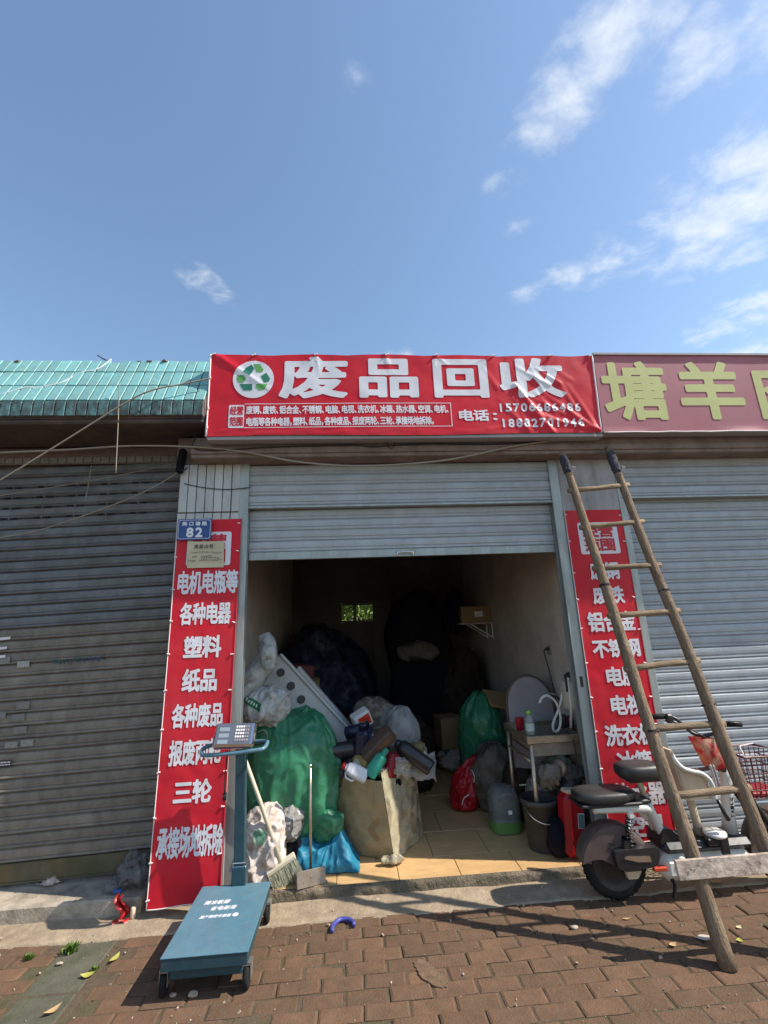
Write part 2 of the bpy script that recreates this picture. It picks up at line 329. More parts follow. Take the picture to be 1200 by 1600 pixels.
def single(name, mb, mat, label, cat, smooth=False, group=None, fix=True):
    c = Vector(mb.v[0])*0
    xs = np.array(mb.v); c = Vector(((xs[:, 0].min()+xs[:, 0].max())/2, (xs[:, 1].min()+xs[:, 1].max())/2, xs[:, 2].min()))
    o = bpy.data.objects.new(name, mesh_from(name, mb, mat, c, smooth, fix)); COL.objects.link(o); o.location = c
    o['label'] = label; o['category'] = cat
    if group: o['group'] = group
    return o
def struct(name, mb, mat, smooth=False, fix=True):
    o = bpy.data.objects.new(name, mesh_from(name, mb, mat, Vector((0, 0, 0)), smooth, fix)); COL.objects.link(o); o['kind'] = 'structure'; return o
def ns(x, y, z, s=1.0): return mnoise.noise(Vector((x*s, y*s, z*s)))
def ridge(p, s, seed): return 1-2*abs(mnoise.noise(Vector((p[0]*s+seed, p[1]*s+seed*.37, p[2]*s-seed*.71))))
def catmull(pts, k=6):
    pts = [Vector(p) for p in pts]; o = []
    for i in range(len(pts)-1):
        p0, p1, p2, p3 = pts[max(i-1, 0)], pts[i], pts[i+1], pts[min(i+2, len(pts)-1)]
        for j in range(k):
            t = j/k; o.append(.5*((2*p1)+(p2-p0)*t+(2*p0-5*p1+4*p2-p3)*t*t+(3*p1-p0-3*p2+p3)*t**3))
    o.append(pts[-1]); return o

# ------------------------------------------------------------------ lettering (glyph outline -> bold flat mesh on a fine grid)
_gc = {}
def raw_glyph(ch):
    if ch in _gc: return _gc[ch]
    c = bpy.data.curves.new('t', 'FONT'); c.body = ch; c.resolution_u = 3
    o = bpy.data.objects.new('t', c); COL.objects.link(o)
    dg = bpy.context.evaluated_depsgraph_get(); dg.update()
    me = bpy.data.meshes.new_from_object(o.evaluated_get(dg)); me.calc_loop_triangles()
    v = np.array([(p.co.x, p.co.y) for p in me.vertices]) if len(me.vertices) else np.zeros((0, 2))
    t = np.array([tuple(q.vertices) for q in me.loop_triangles], int).reshape(-1, 3)
    cnt = {}
    for q in t:
        for a, b in ((q[0], q[1]), (q[1], q[2]), (q[2], q[0])): cnt[(min(a, b), max(a, b))] = cnt.get((min(a, b), max(a, b)), 0)+1
    e = np.array([k for k, n in cnt.items() if n == 1], int).reshape(-1, 2)
    bpy.data.objects.remove(o); bpy.data.curves.remove(c); bpy.data.meshes.remove(me)
    _gc[ch] = (v, t, e); return _gc[ch]
_ref = raw_glyph('国')[0]; EM0 = _ref.min(0); EM1 = _ref.max(0)
_cc = {}
def glyph_cells(ch, n, bold, run):
    key = (ch, n, bold, run)
    if key in _cc: return _cc[key]
    v, t, e = raw_glyph(ch)
    if not len(v): return []
    if ord(ch) < 128 and ch not in ':,':
        a, b = v.min(0), v.max(0); w = (b-a)
        if ch == '1': v = (v-(a+b)/2)/np.array([w[1]*.62, w[1]])+.5
        else: v = (v-a)/w
        v = v*np.array([.72, .86])+np.array([.14, .07])
    else: v = (v-EM0)/(EM1-EM0)*.90+.05
    lo, hi = -.06, 1.06; g = np.linspace(lo, hi, n+1); X, Yg = np.meshgrid(g, g); P = np.stack([X.ravel(), Yg.ravel()], 1)
    ins = np.zeros(len(P), bool)
    for q in t:
        a, b, c = v[q]
        d1 = (b[0]-a[0])*(P[:, 1]-a[1])-(b[1]-a[1])*(P[:, 0]-a[0]); d2 = (c[0]-b[0])*(P[:, 1]-b[1])-(c[1]-b[1])*(P[:, 0]-b[0]); d3 = (a[0]-c[0])*(P[:, 1]-c[1])-(a[1]-c[1])*(P[:, 0]-c[0])
        ins |= ((d1 >= 0) & (d2 >= 0) & (d3 >= 0)) | ((d1 <= 0) & (d2 <= 0) & (d3 <= 0))
    D = np.full(len(P), 9.0)
    for (i, j) in e:
        a, b = v[i], v[j]; ab = b-a; L = ab@ab
        if L < 1e-12: continue
        s = np.clip(((P-a)@ab)/L, 0, 1); D = np.minimum(D, np.hypot(*(P-a-s[:, None]*ab).T))
    S = (np.where(ins, -D, D)-bold).reshape(n+1, n+1)
    polys = []
    for j in range(n):
        i = 0
        while i < n:
            q = (S[j, i], S[j, i+1], S[j+1, i+1], S[j+1, i])
            if all(x >= 0 for x in q): i += 1; continue
            if all(x < 0 for x in q):
                k = i
                while k+1 < n and k-i+1 < run and S[j, k+2] < 0 and S[j+1, k+2] < 0: k += 1
                polys.append([(g[i], g[j]), (g[k+1], g[j]), (g[k+1], g[j+1]), (g[i], g[j+1])]); i = k+1; continue
            c4 = [(g[i], g[j]), (g[i+1], g[j]), (g[i+1], g[j+1]), (g[i], g[j+1])]; o = []
            for k in range(4):
                a, b = q[k], q[(k+1) % 4]; pa, pb = c4[k], c4[(k+1) % 4]
                if a < 0: o.append(pa)
                if (a < 0) != (b < 0):
                    s = a/(a-b); o.append((pa[0]+(pb[0]-pa[0])*s, pa[1]+(pb[1]-pa[1])*s))
            if len(o) >= 3: polys.append(o)
            i += 1
    _cc[key] = polys; return polys
def lettering(s, x0, x1, z0, z1, mapf, mat, parent, n=36, bold=.028, run=3, name='lettering', fill=.96, shear=0):
    wt = [.55 if ch in '、，。：' else 1 for ch in s]; tot = sum(wt); x = x0; mb = MB()
    for ch, w in zip(s, wt):
        cw = (x1-x0)/tot
        for p in glyph_cells(ch, n, bold, run):
            k = len(mb.v)
            for (a, b) in p: mb.v.append(tuple(mapf(x+(a*fill+(1-fill)/2)*cw+shear*(b-.5)*(z1-z0), z0+b*(z1-z0))))
            mb.f.append(tuple(range(k, k+len(p))))
        x += cw*w
    return part(name, mb, mat, parent, fix=False)
def rect(x0, x1, z0, z1, mapf, step=.03, rad=0):
    mb = MB(); nu, nv = max(1, int((x1-x0)/step)), max(1, int((z1-z0)/step))
    return mb.grid(lambda u, v: mapf(x0+(x1-x0)*u, z0+(z1-z0)*v), nu, nv)
def patch(outline, mapf, rings=6):
    """filled outline as concentric rings, so that it follows the cloth it is printed on"""
    k = len(outline); cx = sum(p[0] for p in outline)/k; cz = sum(p[1] for p in outline)/k; mb = MB()
    vs_ = [mapf(cx, cz)]
    for r in range(1, rings+1):
        for (x, z) in outline: vs_.append(mapf(cx+(x-cx)*r/rings, cz+(z-cz)*r/rings))
    fs = [(0, 1+i, 1+(i+1) % k) for i in range(k)]
    for r in range(rings-1):
        for i in range(k): a, b = 1+r*k, 1+(r+1)*k; fs.append((a+i, b+i, b+(i+1) % k, a+(i+1) % k))
    return mb.add(vs_, fs)
def rrect(x0, x1, z0, z1, r, seg=4, sub=6):
    o = []
    for (cx, cz, a0) in ((x1-r, z0+r, -90), (x1-r, z1-r, 0), (x0+r, z1-r, 90), (x0+r, z0+r, 180)):
        for i in range(seg+1): a = R(a0+90*i/seg); o.append((cx+r*math.cos(a), cz+r*math.sin(a)))
    q = []
    for i in range(len(o)):
        a, b = o[i], o[(i+1) % len(o)]; L = math.hypot(b[0]-a[0], b[1]-a[1]); m = max(1, int(L/.03))
        for j in range(m): q.append((a[0]+(b[0]-a[0])*j/m, a[1]+(b[1]-a[1])*j/m))
    return q

# ================================================================== SETTING: ground
struct('ground', MB().add([(-400, -400, -.09), (400, -400, -.09), (400, 400, -.09), (-400, 400, -.09)], [(0, 1, 2, 3)]),
       M('street_asphalt', (.16, .145, .13), .92, var=.15, vscale=3, bump=.3, bscale=60))
pav = struct('pavement', MB().box((.5, .75, -.0430), (14, 5.14, .075)), m_joint)
BL, BP, Y0 = .21, .09575, 3.2476
BRK = []
for k in range(8):
    q = random.Random(100+k); mb = MB(); w, d, h = .2015+q.uniform(-.004, .003), .0915+q.uniform(-.002, .002), .05
    # top outline slightly worn: 3 points on a long side, bevel ring below
    top = []
    for (px, py) in ((-1, -1), (-.33, -1), (.33, -1), (1, -1), (1, 1), (.33, 1), (-.33, 1), (-1, 1)):
        top.append((px*w/2+q.uniform(-.0025, .0025), py*d/2+q.uniform(-.002, .002)))
    ins = [(x*(1-.010/(w/2)), y*(1-.005/(d/2))) for x, y in top]
    vs_ = [(x, y, q.uniform(-.0010, .0005)) for x, y in ins]+[(x, y, -.004) for x, y in top]+[(x, y, -h) for x, y in top]
    fs = [tuple(range(8))]+[(i, i+8, (i+1) % 8+8, (i+1) % 8) for i in range(8)]+[(i+8, i+16, (i+1) % 8+16, (i+1) % 8+8) for i in range(8)]
    mb.add(vs_, fs); BRK.append(mesh_from('brick', mb, m_brick))
near = []; farv = MB()
def in_view(x, y):
    d = Vector((x, y, -CAM_H)); f = d.dot(fwd)
    if f < .3: return None
    return 600+FPX*d.dot(r2)/f, 800-FPX*d.dot(u2)/f
for r in range(-0, 32):
    y = Y0-BP*r; off = -.4956 if r % 2 == 0 else -.403
    for i in range(-26, 30):
        x = off+BL*(i+.5)
        if -1.66-.098 < x < -1.38+.10: continue
        p = in_view(x, y)
        if p and -60 < p[0] < 1260 and p[1] < 1625: near.append((x, y))
        elif abs(x-.3) < 4.2: farv_xy = (x, y); b = rng.choice(BRK); z = rng.uniform(-.003, .003); farv.add([(v.co.x+x, v.co.y+y, v.co.z+z) for v in b.vertices], [tuple(pp.vertices) for pp in b.polygons])
near.sort(key=lambda p: -p[1] if False else p[1])
for (x, y) in near[:300]:
    inst('brick', rng.choice(BRK), (x+rng.uniform(-.002, .002), y+rng.uniform(-.0015, .0015), rng.gauss(0, .0022)), pav, (rng.gauss(0, .012), rng.gauss(0, .008), rng.gauss(0, .012)))
for (x, y) in near[300:]:
    b = rng.choice(BRK); farv.add([(v.co.x+x, v.co.y+y, v.co.z) for v in b.vertices], [tuple(pp.vertices) for pp in b.polygons])
part('brick_field', farv, m_brick, pav, kind='stuff', fix=False)
yy = 3.283
while yy > .5:                                        # strip of grey slabs across the bricks
    L = .40; q = MB().box((-1.52+rng.uniform(-.004, .004), yy-L/2, -.03), (.272, L-.012, .056), Euler((0, rng.gauss(0, .004), rng.gauss(0, .006))).to_matrix(), .006)
    part('slab', q, m_slab, pav); yy -= L
# cement apron along the shop fronts: rough, slightly wavy sheet with a real front edge
def apron_pt(u, v):
    x = -4.2+9.4*u; a = v
    yb = 3.280+.022*ns(x, 0, 3, 2.1)+.014*ns(x, 0, 9, 9)+.006*ns(x, 0, 5, 28)
    y = yb+(3.56-yb)*max(0, (a-.08)/.92)
    z = -.03 if a < .05 else .004+.008*ns(x, y, 0, 3)+.005*ns(x, y, 2, 11)+.010*max(0, (a-.3))
    return (x, y, z)
struct('cement_apron', MB().grid(apron_pt, 280, 12), m_apron, smooth=True)

# ================================================================== BUILDING in the middle (the open shop) and its right-hand neighbour
# ---- open shop
shop = thing('shop_building', 'single storey recycling shop with open roller shutter and dark interior', 'building', (.45, 3.6, 0))
XL, XR, ZF = -.87, 1.74, .06
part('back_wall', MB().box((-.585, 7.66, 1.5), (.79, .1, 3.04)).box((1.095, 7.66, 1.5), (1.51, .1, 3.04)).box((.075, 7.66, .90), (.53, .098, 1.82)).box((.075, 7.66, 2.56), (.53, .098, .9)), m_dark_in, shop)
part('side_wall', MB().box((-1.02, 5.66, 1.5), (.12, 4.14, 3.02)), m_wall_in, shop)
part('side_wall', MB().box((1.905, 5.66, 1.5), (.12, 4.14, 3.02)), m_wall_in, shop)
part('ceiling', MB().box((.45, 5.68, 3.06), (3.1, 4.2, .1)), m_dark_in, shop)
part('floor_bed', MB().box((.45, 5.63, .02), (2.72, 4.1, .06)), m_grout, shop)
fl = part('floor', MB().box((.45, 5.63, -.03), (2.72, 4.1, .03)), m_grout, shop)
TW = .415; tile_me = mesh_from('floor_tile', MB().box((0, 0, 0), (TW-.004, TW-.004, .014), bev=.002), m_floor)
tn = 0
for j in range(9):
    for i in range(8):
        x = -.143+TW*(i-2+.5)-(.14 if j % 2 else 0); y = 3.415+TW*(j+.5)
        x0, x1 = max(x-TW/2, -.93), min(x+TW/2, 1.85); y0, y1 = max(y-TW/2, 3.545), y+TW/2
        if x1-x0 < .05 or y1 > 7.6: continue
        inst('floor_tile', tile_me, ((x0+x1)/2, (y0+y1)/2, .0575+rng.uniform(-.0012, .0012)), fl, (rng.gauss(0, .001), rng.gauss(0, .001), 0), ((x1-x0)/TW, (y1-y0)/TW, 1))
def thr_pt(u, v):
    x = -.86+2.6*u
    prof = [(3.545, .0635), (3.528, .062), (3.519, .052), (3.514, .03), (3.511, .012), (3.505, -.02)]
    t = v*5; i = min(4, int(t)); f = t-i
    y = prof[i][0]+(prof[i+1][0]-prof[i][0])*f; z = prof[i][1]+(prof[i+1][1]-prof[i][1])*f
    k = math.sin(math.pi*min(1, v*1.2))
    return (x, y-.016*k*(ns(x, z, 0, 5)+.7*ns(x, z, 4, 14)), z-.014*k*max(0, ns(x, 3, 3, 4)+.4*ns(x, 1, 1, 15)))
part('threshold', MB().grid(thr_pt, 220, 10), m_thresh, shop, smooth=True)
part('pillar', MB().box((-1.11, 3.70, 1.5), (.47, .24, 3.0)), m_mortar, shop)
part('pillar', MB().box((1.985, 3.70, 1.5), (.485, .276, 3.0)), m_plast, shop)
pil = shop.children[-2]
for k in range(7):                                   # white glazed strips on the left pillar
    w = .0665; x = -1.338+.0672*(k+.5)
    for z0, z1 in ((.08, 1.3), (1.306, 2.60), (2.606, 3.0)):
        part('tile', MB().box((x+rng.uniform(-.001, .001), 3.570, (z0+z1)/2), (w-.006, .022, z1-z0-.004), Euler((0, rng.gauss(0, .002), 0)).to_matrix(), .002), m_ptile, pil)
# lintel: two-tier beam that carries the sign
part('lintel', MB().box((1.63, 3.72, 3.085), (5.69, .60, .17), bev=.006).box((-1.27, 3.80, 3.12), (.22, .44, .24), bev=.004).box((1.72, 3.70, 3.49), (5.51, .56, .63), bev=.006), m_conc, shop)
part('lintel_ledge', MB().box((1.63, 3.415, 3.055), (5.69, .02, .05), bev=.004), m_conc, shop)
part('roof', MB().box((.45, 5.8, 3.55), (6.6, 4.0, .12)), m_conc, shop)
for sx, xx in ((-1, -.838), (1, 1.702)):
    tr = part('shutter_track', MB().box((xx+sx*.034, 3.60, 1.53), (.008, .075, 2.94)).box((xx, 3.567, 1.53), (.075, .008, 2.94)).box((xx, 3.634, 1.53), (.072, .008, 2.94)), m_track, shop)
    part('edge_fold', MB().box((xx-sx*.033, 3.573, 1.53), (.006, .014, 2.94)), m_track, tr)
part('lock_plate', MB().box((1.70, 3.562, 1.235), (.022, .004, .075), bev=.001), m_blkpl, shop)

def slat_mesh(w, pitch, mat, kind=0, var=0):
    """one roller-shutter slat; profile in y (towards the street is negative) and z, hung from its top"""
    if kind == 0: prof = [(0, 0), (-.003, -.002), (-.011, -.010), (-.013, -.030), (-.011, -.052), (-.004, -.058), (-.003, -.064), (-.009, -.068), (-.010, -.076), (-.003, -.082), (.002, -.0855)]
    else: prof = [(.008, 0), (.004, -.003), (-.005, -.009), (-.008, -.030), (-.006, -.056), (-.002, -.060), (-.010, -.065), (-.013, -.072), (-.008, -.078), (.008, -.0845)]
    s = pitch/abs(prof[-1][1]); prof = [(y, z*s) for y, z in prof]
    back = [(y+.0045, z) for y, z in prof][::-1]
    pr = prof+back; mb = MB(); k = len(pr); n = 14; q = random.Random(hash((round(w, 2), kind, var)) % 999)
    ph = q.uniform(0, 9); amp = .0016 if kind == 0 else .0026
    for i in range(n+1):
        x = -w/2+w*i/n; dy = amp*ns(x*1.3, ph, 0)*2+amp*ns(x*4, ph, 3); dz = amp*.7*ns(x*1.1, ph, 6)
        mb.v += [(x, y+dy, z+dz) for y, z in pr]
    mb.f = [tuple(range(k)), tuple(range((n+1)*k-1, n*k-1, -1))]+[(a*k+i, a*k+(i+1) % k, (a+1)*k+(i+1) % k, (a+1)*k+i) for a in range(n) for i in range(k)]
    return mesh_from('slat', mb, mat)
def curtain(parent, xc, w, ztop, zbot, y, pitch, mat, kind=0, name='roller_shutter', ang=0, bottom=True, bmat=None, bh=.05, lowmat=None):
    n = int(round((ztop-zbot-bh)/pitch)); ca, sa = math.cos(ang), math.sin(ang)
    def P(dx, z): z0 = z-zbot; return (xc+dx*ca-z0*sa*0, y, zbot+z0+dx*sa)
    mb = MB().box(P(0, zbot+bh/2), (w, .030, bh), Matrix.Rotation(-ang, 3, 'Y'), .004)
    mb.box(Vector(P(0, zbot+.004))+Vector((0, -.012, 0)), (w, .03, .007), Matrix.Rotation(-ang, 3, 'Y'))
    sh = part(name, mb, bmat or m_track, parent)
    mes = [slat_mesh(w, pitch, mat, kind, v_) for v_ in range(4)]; low = [slat_mesh(w, pitch, lowmat, kind, v_) for v_ in range(4)] if lowmat else mes
    for k in range(n):
        z = zbot+bh+pitch*(k+1)
        inst('slat', rng.choice(low if z < 1.86 else mes), Vector(P(0, z))+Vector((0, rng.gauss(0, .0012), 0)), sh, (rng.gauss(0, .014), -ang+rng.gauss(0, .0006), 0))
    return sh
curtain(shop, .432, 2.46, 3.02, 2.228, 3.645, .0855, m_galv, bh=.062)
curtain(shop, .432, 2.47, 3.02, 2.632, 3.592, .0855, m_galv, bh=.022, name='outer_shutter')
hd = MB().tube(catmull([(.375, 3.628, 2.246), (.375, 3.604, 2.252), (.40, 3.598, 2.258), (.46, 3.598, 2.258), (.485, 3.604, 2.252), (.485, 3.628, 2.246)], 3), .006, 8)
hd.box((.372, 3.624, 2.25), (.02, .012, .036), bev=.003).box((.488, 3.624, 2.25), (.02, .012, .036), bev=.003)
part('shutter_handle', hd, m_chrome, shop, smooth=True)
# window in the back wall, two small panes
wf = part('window_frame', MB().box((-.185, 7.60, 1.94), (.03, .06, .3)).box((.335, 7.60, 1.94), (.03, .06, .3)).box((.035, 7.60, 1.94), (.05, .06, .3)).box((.075, 7.60, 1.82), (.49, .06, .03)).box((.075, 7.60, 2.09), (.49, .06, .04)), m_blkpl, shop)
for x0, x1 in ((-.17, .01), (.06, .32)): part('pane', MB().box(((x0+x1)/2, 7.60, 1.955), (x1-x0, .004, .23)), m_clear, wf)
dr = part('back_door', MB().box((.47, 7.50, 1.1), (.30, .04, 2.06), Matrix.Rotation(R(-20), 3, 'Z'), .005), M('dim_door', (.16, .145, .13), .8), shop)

# ---- right-hand neighbour
nb = thing('neighbour_shop', 'closed shop on the right with pale galvanised roller shutter', 'building', (3.5, 3.62, 0))
curtain(nb, 3.68, 2.82, 3.0, .10, 3.645, .0855, m_galv, bh=.05)
curtain(nb, 3.68, 2.84, 3.02, 2.655, 3.592, .0855, m_galv, bh=.02, name='outer_shutter')
part('shutter_track', MB().box((2.262, 3.60, 1.53), (.06, .07, 2.94), bev=.004), m_track, nb)
part('sill', MB().box((3.7, 3.70, .05), (2.95, .28, .1), bev=.008), m_step, nb)
part('wall', MB().box((3.7, 5.7, 1.5), (2.9, .1, 3.0)).box((5.2, 4.6, 1.5), (.12, 2.2, 3.2)), m_plast, nb)
part('roof', MB().box((4.5, 5.6, 3.72), (1.5, 3.4, .1)), m_conc, nb)

# ---- left-hand neighbour with turquoise tiled canopy
lb = thing('tiled_canopy_shop', 'closed shop on the left under a turquoise tiled canopy with grimy shutter', 'building', (-2.7, 3.8, 0))
ANG = math.atan(.031); XC = -2.72; WL = 2.66
zc0 = .187-(-1.0)*0
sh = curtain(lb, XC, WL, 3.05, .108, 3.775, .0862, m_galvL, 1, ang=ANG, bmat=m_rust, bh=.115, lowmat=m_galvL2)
# ventilation slots in the upper slats: pairs of dark slots with a punched lip
for row in range(4):
    for i in range(7):
        x = -1.73-.247*i
        z = .108+.115+.0862*(27.52+row)+(x-XC)*math.sin(ANG)+.042
        sl_ = MB()
        for dx in (-.042, .042): sl_.box((x+dx, 3.7655, z), (.044, .004, .012), Matrix.Rotation(-ANG, 3, 'Y'))
        part('vent_slot', sl_, m_black, sh)
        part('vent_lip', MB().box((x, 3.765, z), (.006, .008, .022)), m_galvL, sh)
part('wall', MB().box((-2.72, 3.90, 3.2), (2.75, .16, .38)).box((-4.12, 3.9, 1.6), (.14, .4, 3.2)).box((-2.7, 5.6, 1.6), (2.9, .1, 3.2)), m_soffit, lb)
part('step', MB().box((-2.78, 3.72, .045), (2.84, .43, .105), bev=.012), m_step, lb)
bt = MB(); beam = part('beam', MB().box((-2.72, 3.815, 3.17), (2.7, .07, .14)), m_mortar, lb)
btm = mesh_from('beam_tile', MB().box((0, 0, 0), (.064, .012, .052), bev=.003), m_btile)
for k in range(38): inst('beam_tile', btm, (-1.415-.069*k, 3.776, 3.135+rng.uniform(-.002, .002)), beam, (0, rng.gauss(0, .01), 0))
part('soffit', MB().box((-2.62, 3.60, 3.283), (3.05, .66, .04)).box((-2.62, 3.33, 3.255), (3.05, .10, .05), bev=.01), m_soffit, lb)
# sloped tiled roof: mortar bed + rows of tiles
E0 = Vector((0, 3.255, 3.402)); E1 = Vector((0, 3.50, 3.885)); DN = (E1-E0); LEN = DN.length; DN.normalize(); NRM = Vector((0, -DN.z, DN.y))
XE = -1.085
bed = MB(); q = [E0-NRM*.012, E1-NRM*.012+DN*(-.02), Vector((0, 3.85, 3.86)), Vector((0, 3.85, 3.30)), Vector((0, 3.29, 3.30))]
bed.add([(XE, p.y, p.z) for p in q]+[(-4.15, p.y, p.z) for p in q], [(0, 1, 2, 3, 4), (9, 8, 7, 6, 5)]+[(i, i+5, (i+1) % 5+5, (i+1) % 5) for i in range(5)])
roof = part('canopy_roof', bed, m_mortar, lb)
TWD = .0765; rows_ = ((0.0, .185), (.192, .375), (.382, .545))
MX = Matrix(((1, 0, 0), (0, DN.y, NRM.y), (0, DN.z, NRM.z)))
for r, (a, b) in enumerate(rows_):
    rm = [mesh_from('roof_tile', MB().box((0, 0, 0), (TWD-.007, b-a, .014), bev=.004), m_roof) for _ in range(1)]
    for k in range(40):
        x = XE-TWD*(k+.5); e = 0
        if r == 2:
            e = .018*(ns(x, 5, 5, 2.2)+.5*ns(x, 1, 2, 9))
            if -1.95 < x < -1.84 or rng.random() < .04: e -= .03
        c = E0+DN*((a+b)/2+e/2)+NRM*rng.uniform(-.001, .0015)
        o = inst('roof_tile', rm[0], (x+rng.uniform(-.0015, .0015), c.y, c.z), roof, (0, 0, 0), (1, 1+e/(b-a), 1))
        o.rotation_euler = (MX @ Euler((rng.gauss(0, .006), rng.gauss(0, .006), rng.gauss(0, .004))).to_matrix()).to_euler()
fb = part('fascia_board', MB().box((-2.62, 3.275, 3.337), (3.06, .03, .12)), m_mortar, lb)
fm = mesh_from('fascia_tile', MB().box((0, 0, 0), (TWD-.006, .014, .118), bev=.004), m_fascia)
for k in range(40): inst('fascia_tile', fm, (XE-TWD*(k+.5), 3.252+rng.uniform(-.001, .001), 3.336), fb, (rng.gauss(0, .012), rng.gauss(0, .008), 0))
rb = MB()
for k in range(7):
    x = rng.uniform(-2.9, -1.15); rb.box((x, 3.50+rng.uniform(-.01, .05), 3.882+rng.uniform(-.01, .008)), (rng.uniform(.02, .07), .04, rng.uniform(.006, .014)), Euler((rng.uniform(-.4, .4), rng.uniform(-.3, .3), rng.uniform(0, 3))).to_matrix())
part('ridge_mortar', rb, m_mortar, lb)
single('broken_stick', MB().tube([(-1.95, 3.50, 3.885), (-2.0, 3.50, 3.91), (-2.05, 3.50, 3.945)], [.006, .005, .004], 6), m_cabled, 'short dark stick poking up from the ridge of the turquoise canopy', 'stick')

# stickers and paper scraps on the left shutter
def shutter_z(x, z): return z
stick = [(-2.44, 1.513, .085, .045, 'pale printed sticker left of the blue stencil on the grimy shutter', (.40, .39, .36)), (-2.40, 1.225, .09, .05, 'faded sticker, upper one below the printed sticker', (.24, .225, .20)),
         (-2.42, 1.145, .085, .045, 'faded sticker in the row under the upper faded sticker', (.235, .22, .20)), (-2.395, 1.06, .09, .045, 'faded sticker third down on the grimy shutter', (.23, .215, .195)),
         (-2.44, .965, .085, .04, 'pale grey sticker, left one of the lowest pair', (.30, .28, .255)), (-2.335, .97, .085, .042, 'pale grey sticker, right one of the lowest pair', (.32, .30, .27)),
         (-2.60, 1.55, .12, .05, 'grey peeled paper patch at the left edge of the shutter', (.26, .25, .23)), (-2.56, 1.17, .10, .05, 'smudged paper patch at the left edge', (.24, .22, .2))]
for i, (x, z, w, h, lab, c) in enumerate(stick):
    single('sticker', MB().box((x, 3.760, z+(x-XC)*math.sin(ANG)), (w, .002, h), Matrix.Rotation(-ANG+rng.gauss(0, .01), 3, 'Y')), M('sticker_%d' % i, c, .8, var=.15, vscale=60, dirt=[((.16, .14, .12), 40, .5)]), lab, 'sticker', group='stickers on the grimy shutter')
bs = thing('black_notice', 'small black sticker with white lettering low on the grimy shutter', 'sticker', (-2.47, 3.76, .83))
part('backing', MB().box((-2.47, 3.760, .855), (.095, .002, .045), Matrix.Rotation(-ANG, 3, 'Y')), m_ink, bs)
mk = MB()
for j in range(2):
    for i in range(9): mk.box((-2.507+.0092*i, 3.7585, .863-.016*j+.0003*i), (.006, .001, .008 if rng.random() < .7 else .005))
part('lettering', mk, m_white, bs)
st = thing('stencil_mark', 'blurred blue and green stencilled lettering on the grimy shutter', 'stencil', (-2.05, 3.76, 1.53))
mk = MB(); mk2 = MB()
for i in range(19):
    x = -2.235+.0205*i; q = mk if i < 11 else mk2; z = 1.535+(x+2.05)*.031
    for t in range(3): q.box((x+rng.uniform(-.005, .005), 3.7612, z+rng.uniform(-.014, .014)), (.011, .0012, .006) if t % 2 else (.005, .0012, .024), Matrix.Rotation(rng.uniform(-.5, .5), 3, 'Y'))
part('lettering', mk, M('stencil_green', (.05, .12, .12), .7), st); part('lettering', mk2, M('stencil_blue', (.06, .08, .17), .7), st)
for i, (z, w) in enumerate(((1.705, .10), (1.635, .085), (1.575, .085))):
    lab = ('topmost', 'middle', 'lowest')[i]
    single('torn_paper', MB().prism([(-2.75, z-.012), (-2.68+w, z+.001), (-2.68+w, z+.019), (-2.70, z+.012), (-2.75, z+.016)], lambda a, b, t: (a+.02, t, b), 3.758, 3.7605), m_hem, lab+' torn white paper strip at the left end of the shutter', 'paper', group='torn paper strips')

# ================================================================== SIGNS AND BANNERS
def seg_fold(x, z, a, b, w, amp):
    """a crease: gaussian ridge across the segment a-b that fades along it"""
    dx, dz = b[0]-a[0], b[1]-a[1]; L2 = dx*dx+dz*dz; t = ((x-a[0])*dx+(z-a[1])*dz)/L2
    tc_ = min(1, max(0, t)); d = math.hypot(x-a[0]-dx*tc_, z-a[1]-dz*tc_)
    return amp*math.exp(-(d/w)**2)*(1-.75*tc_)
fr = random.Random(3)
FOLDS = [((1.36, 3.55), (1.62, 3.15), .016, .016), ((1.62, 3.14), (1.40, 3.42), .020, .012), ((-.99, 3.80), (-.62, 3.52), .020, .011), ((-1.05, 3.83), (-.78, 3.60), .016, .009), ((2.00, 3.14), (1.62, 3.45), .018, .012), ((2.0, 3.14), (1.80, 3.55), .016, .010), ((2.0, 3.15), (1.45, 3.30), .014, .008)]
for k in range(16):
    x = fr.uniform(1.2, 1.95); z = fr.uniform(3.14, 3.6); L = fr.uniform(.15, .38); a = R(fr.uniform(108, 150))
    FOLDS.append(((x, z), (x+L*math.cos(a), z+L*math.sin(a)), fr.uniform(.008, .018), fr.uniform(.003, .008)))
for gx in (-1.05, -.72, -.25, .3, .72, 1.2, 1.7, 2.03):   # tension folds below the ties at the top hem
    for k in range(2): FOLDS.append(((gx+fr.uniform(-.03, .03), 3.83), (gx+fr.uniform(-.25, .25), 3.70+fr.uniform(-.05, .05)), .012, .005))
for k in range(10): x = fr.uniform(-1, 1.2); FOLDS.append(((x, 3.14+fr.uniform(0, .03)), (x+fr.uniform(.1, .4), 3.15+fr.uniform(-.02, .06)), .010, fr.uniform(.002, .005)))
def sign_disp(x, z):
    d = .004*math.sin(x*2.7+1)+.003*ns(x, z, 0, 3.5)+.0025*ns(x, z, 5, 9)
    for f in FOLDS: d += seg_fold(x, z, *f)
    return d
SY = 3.300
def sign_map(off): return lambda x, z: (x, SY-sign_disp(x, z)-off, z)
sg = thing('shop_sign', 'wrinkled red vinyl sign with white characters and recycling emblem above the open shutter', 'sign', (.5, 3.35, 3.13))
SX0, SX1, SZ0, SZ1 = -1.072, 2.045, 3.128, 3.83
def sheet(u, v):
    x = SX0+(SX1-SX0-.028*(1-v))*u; z = SZ0+(SZ1-SZ0)*v
    z += (.010*abs(math.sin(x*5.1))*math.exp(-((1-v)/.06)**2)-.012*math.exp(-((1-v)/.03)**2)) if v > .7 else -.006*math.sin(x*3)*math.exp(-(v/.1)**2)
    return (x, SY-sign_disp(x, z), z)
